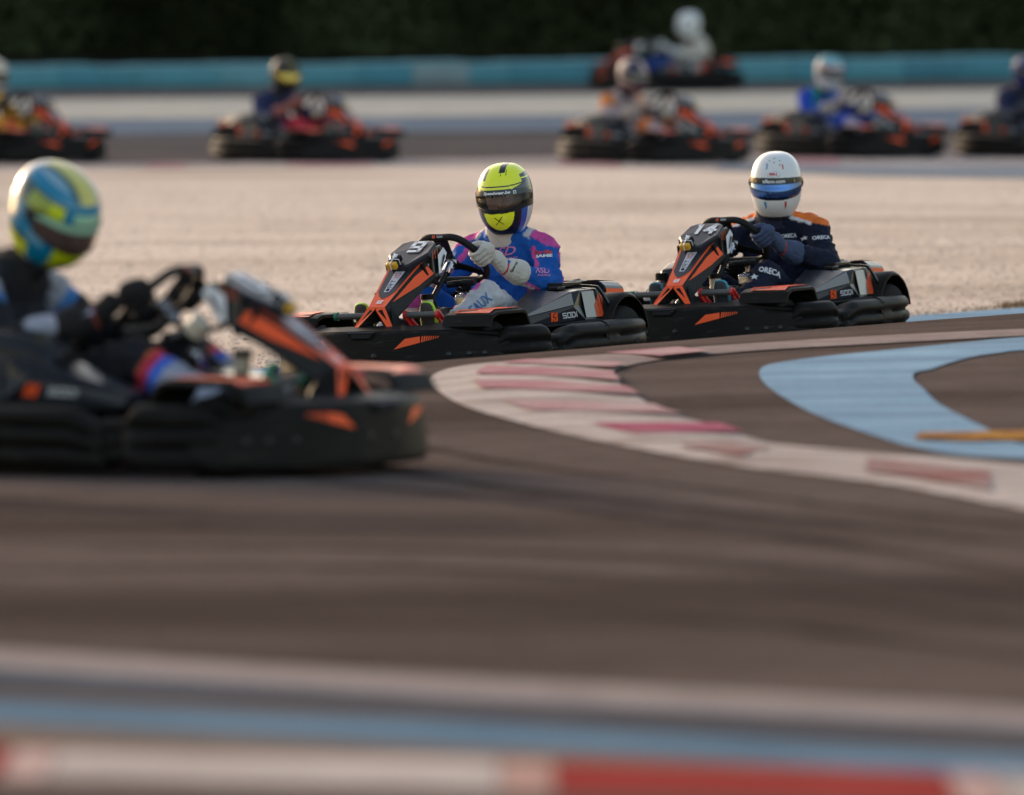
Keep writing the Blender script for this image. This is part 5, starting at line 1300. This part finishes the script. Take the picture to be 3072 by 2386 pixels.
suit_text(r14, 'BELL', p + u_ * .001, nn_, u_, .042, .0115, RDL, target=r14[3], bold=.05)
for az, z, m_ in ((-17, .104, BLL), (22, .104, RDL)):
    p, n_, _ = hm(r14, R(az), z - .012); suit_patch(r14, [(-.003, -.012), (.003, -.012), (.003, .012), (-.003, .012)], p, n_, u_, plain('blue_mark', (.03, .25, .50), .4) if m_ is BLL else RDL, target=r14[3], off=.001)
for az, m_ in ((-20, 1), (26, 0)):
    p, n_, _ = hm(r14, R(az), -.085); suit_patch(r14, [(-.006, .020), (.006, .020), (.006, -.004), (.0, -.020)][::1], p, n_, u_, plain('blue_mark', (.03, .25, .50), .4) if m_ else RDL, target=r14[3], off=.001)
for az in (-14, 17): p, n_, _ = hm(r14, R(az), -.055); suit_patch(r14, [(-.013, .004), (-.008, -.002), (.012, -.003), (.013, .001)], p, n_, u_, K_HOL, target=r14[3], off=.001)
for az, z in ((-14, .117), (16, .117), (0, .110), (-20, .098 + .006), (14, .1), (0, .126)):
    p, n_, _ = hm(r14, R(az), z); m_ = MB(); nn2 = (n_ + u_ * .8).normalized(); suit_patch(r14, [(.0032 * math.cos(R(45 * k)), .0032 * math.sin(R(45 * k))) for k in range(8)], p, nn2, u_, K_HOL, target=r14[3], off=.001, name='vent_hole')
# ---- driver of the near kart
near = dict(suit=s_black, collar=plain('black_knit', (.01, .01, .01), .9), glove=((.014, .012, .012), (.25, .05, .04)), shoe=((.03, .03, .03), (.02, .25, .12), (.40, .10, .06)), seed=4, head=(.052, 0, .774), lean=-.045,
            helmet=dict(rot=(-8, 34, 4), paint=h_teal, visor=vmat('brown_visor', (.10, .06, .05), .12, alpha=.8), strip=(.34, .58, .40)))
rn = person('driver in a teal helmet with lime stripes and a black suit, in the nearest kart', near, karts['near'])
# ---- drivers far off
def spots_c(reg, t, x, y, z, n):
    if reg == 'uarm' and t < .4: return (.75, .22, .04)
    if reg == 'thigh' and t > .85: return (.75, .20, .05)
    if reg == 'torso' and z < .42 and abs(y) > .12: return (.06, .07, .13)
    if reg == 'torso' and z < .22: return (.85, .30, .03)
def spots_d(reg, t, x, y, z, n):
    if reg == 'torso' and .07 < abs(y) < .10 and z > .36: return (.05, .45, .15)
    if reg == 'torso' and z < .32 and x > 0: return (.35, .02, .10)
    if reg == 'thigh' and t > .78: return (.03, .08, .45)
def spots_a(reg, t, x, y, z, n):
    if reg in ('thigh', 'shin') and abs(noise.noise(Vector((x, y, z)) * 9)) < .18: return (.50, .04, .04)
knit = plain('dark_knit', (.03, .03, .04), .9)
def far(lab, key, suit, hp, rot, glove=(.05, .05, .05), vis=V_DARK, strip=(.02, .02, .03), seed=1, head=(.06, .02, .770)):
    return person(lab, dict(suit=suit, collar=knit, glove=(glove,), shoe=((.03, .03, .03), (.2, .2, .2), (.05, .05, .05)), seed=seed, head=head, helmet=dict(rot=rot, paint=hp, visor=vis, strip=strip)), karts[key], hi=False)
far('driver in a yellow and red suit at the left edge, behind the teal helmet', 'far_a', s_two((.85, .42, .03), (.80, .38, .03), spots_a), h_cream, (0, 10, 0), seed=3)
far('distant driver in a dark helmet, navy top and red trousers', 'far_b', s_two((.025, .035, .10), (.48, .03, .05)), h_dark, (-10, 8, 0), (.3, .1, .08), vmat('gold_visor', (.55, .42, .05), .15, metal=.6), (.02, .02, .03), 5)
far('distant driver in a pale pinkish suit with orange patches, in front of the farthest kart', 'far_c', s_two((.42, .33, .33), (.42, .33, .33), spots_c), h_mixed, (-8, 8, 0), (.45, .35, .30), seed=6)
far('distant driver in a bright blue top, pale trousers and a white and turquoise helmet', 'far_d', s_two((.015, .07, .45), (.50, .42, .48), spots_d), h_sky, (-14, 8, 0), (.40, .34, .30), V_DARK, (.03, .04, .12), seed=8)
far('driver in a dark navy suit cut off by the right edge of the view', 'far_e', s_two((.02, .025, .07), (.05, .05, .10)), h_navy, (0, 8, 0), seed=10)
far('driver in white helmet and cream top, sitting in the farthest kart', 'farthest', s_two((.58, .52, .45), (.02, .05, .20)), h_white, (20, 8, 0), (.5, .5, .5), vmat('pale_visor', (.5, .5, .52), .2), (.6, .6, .6), seed=11)
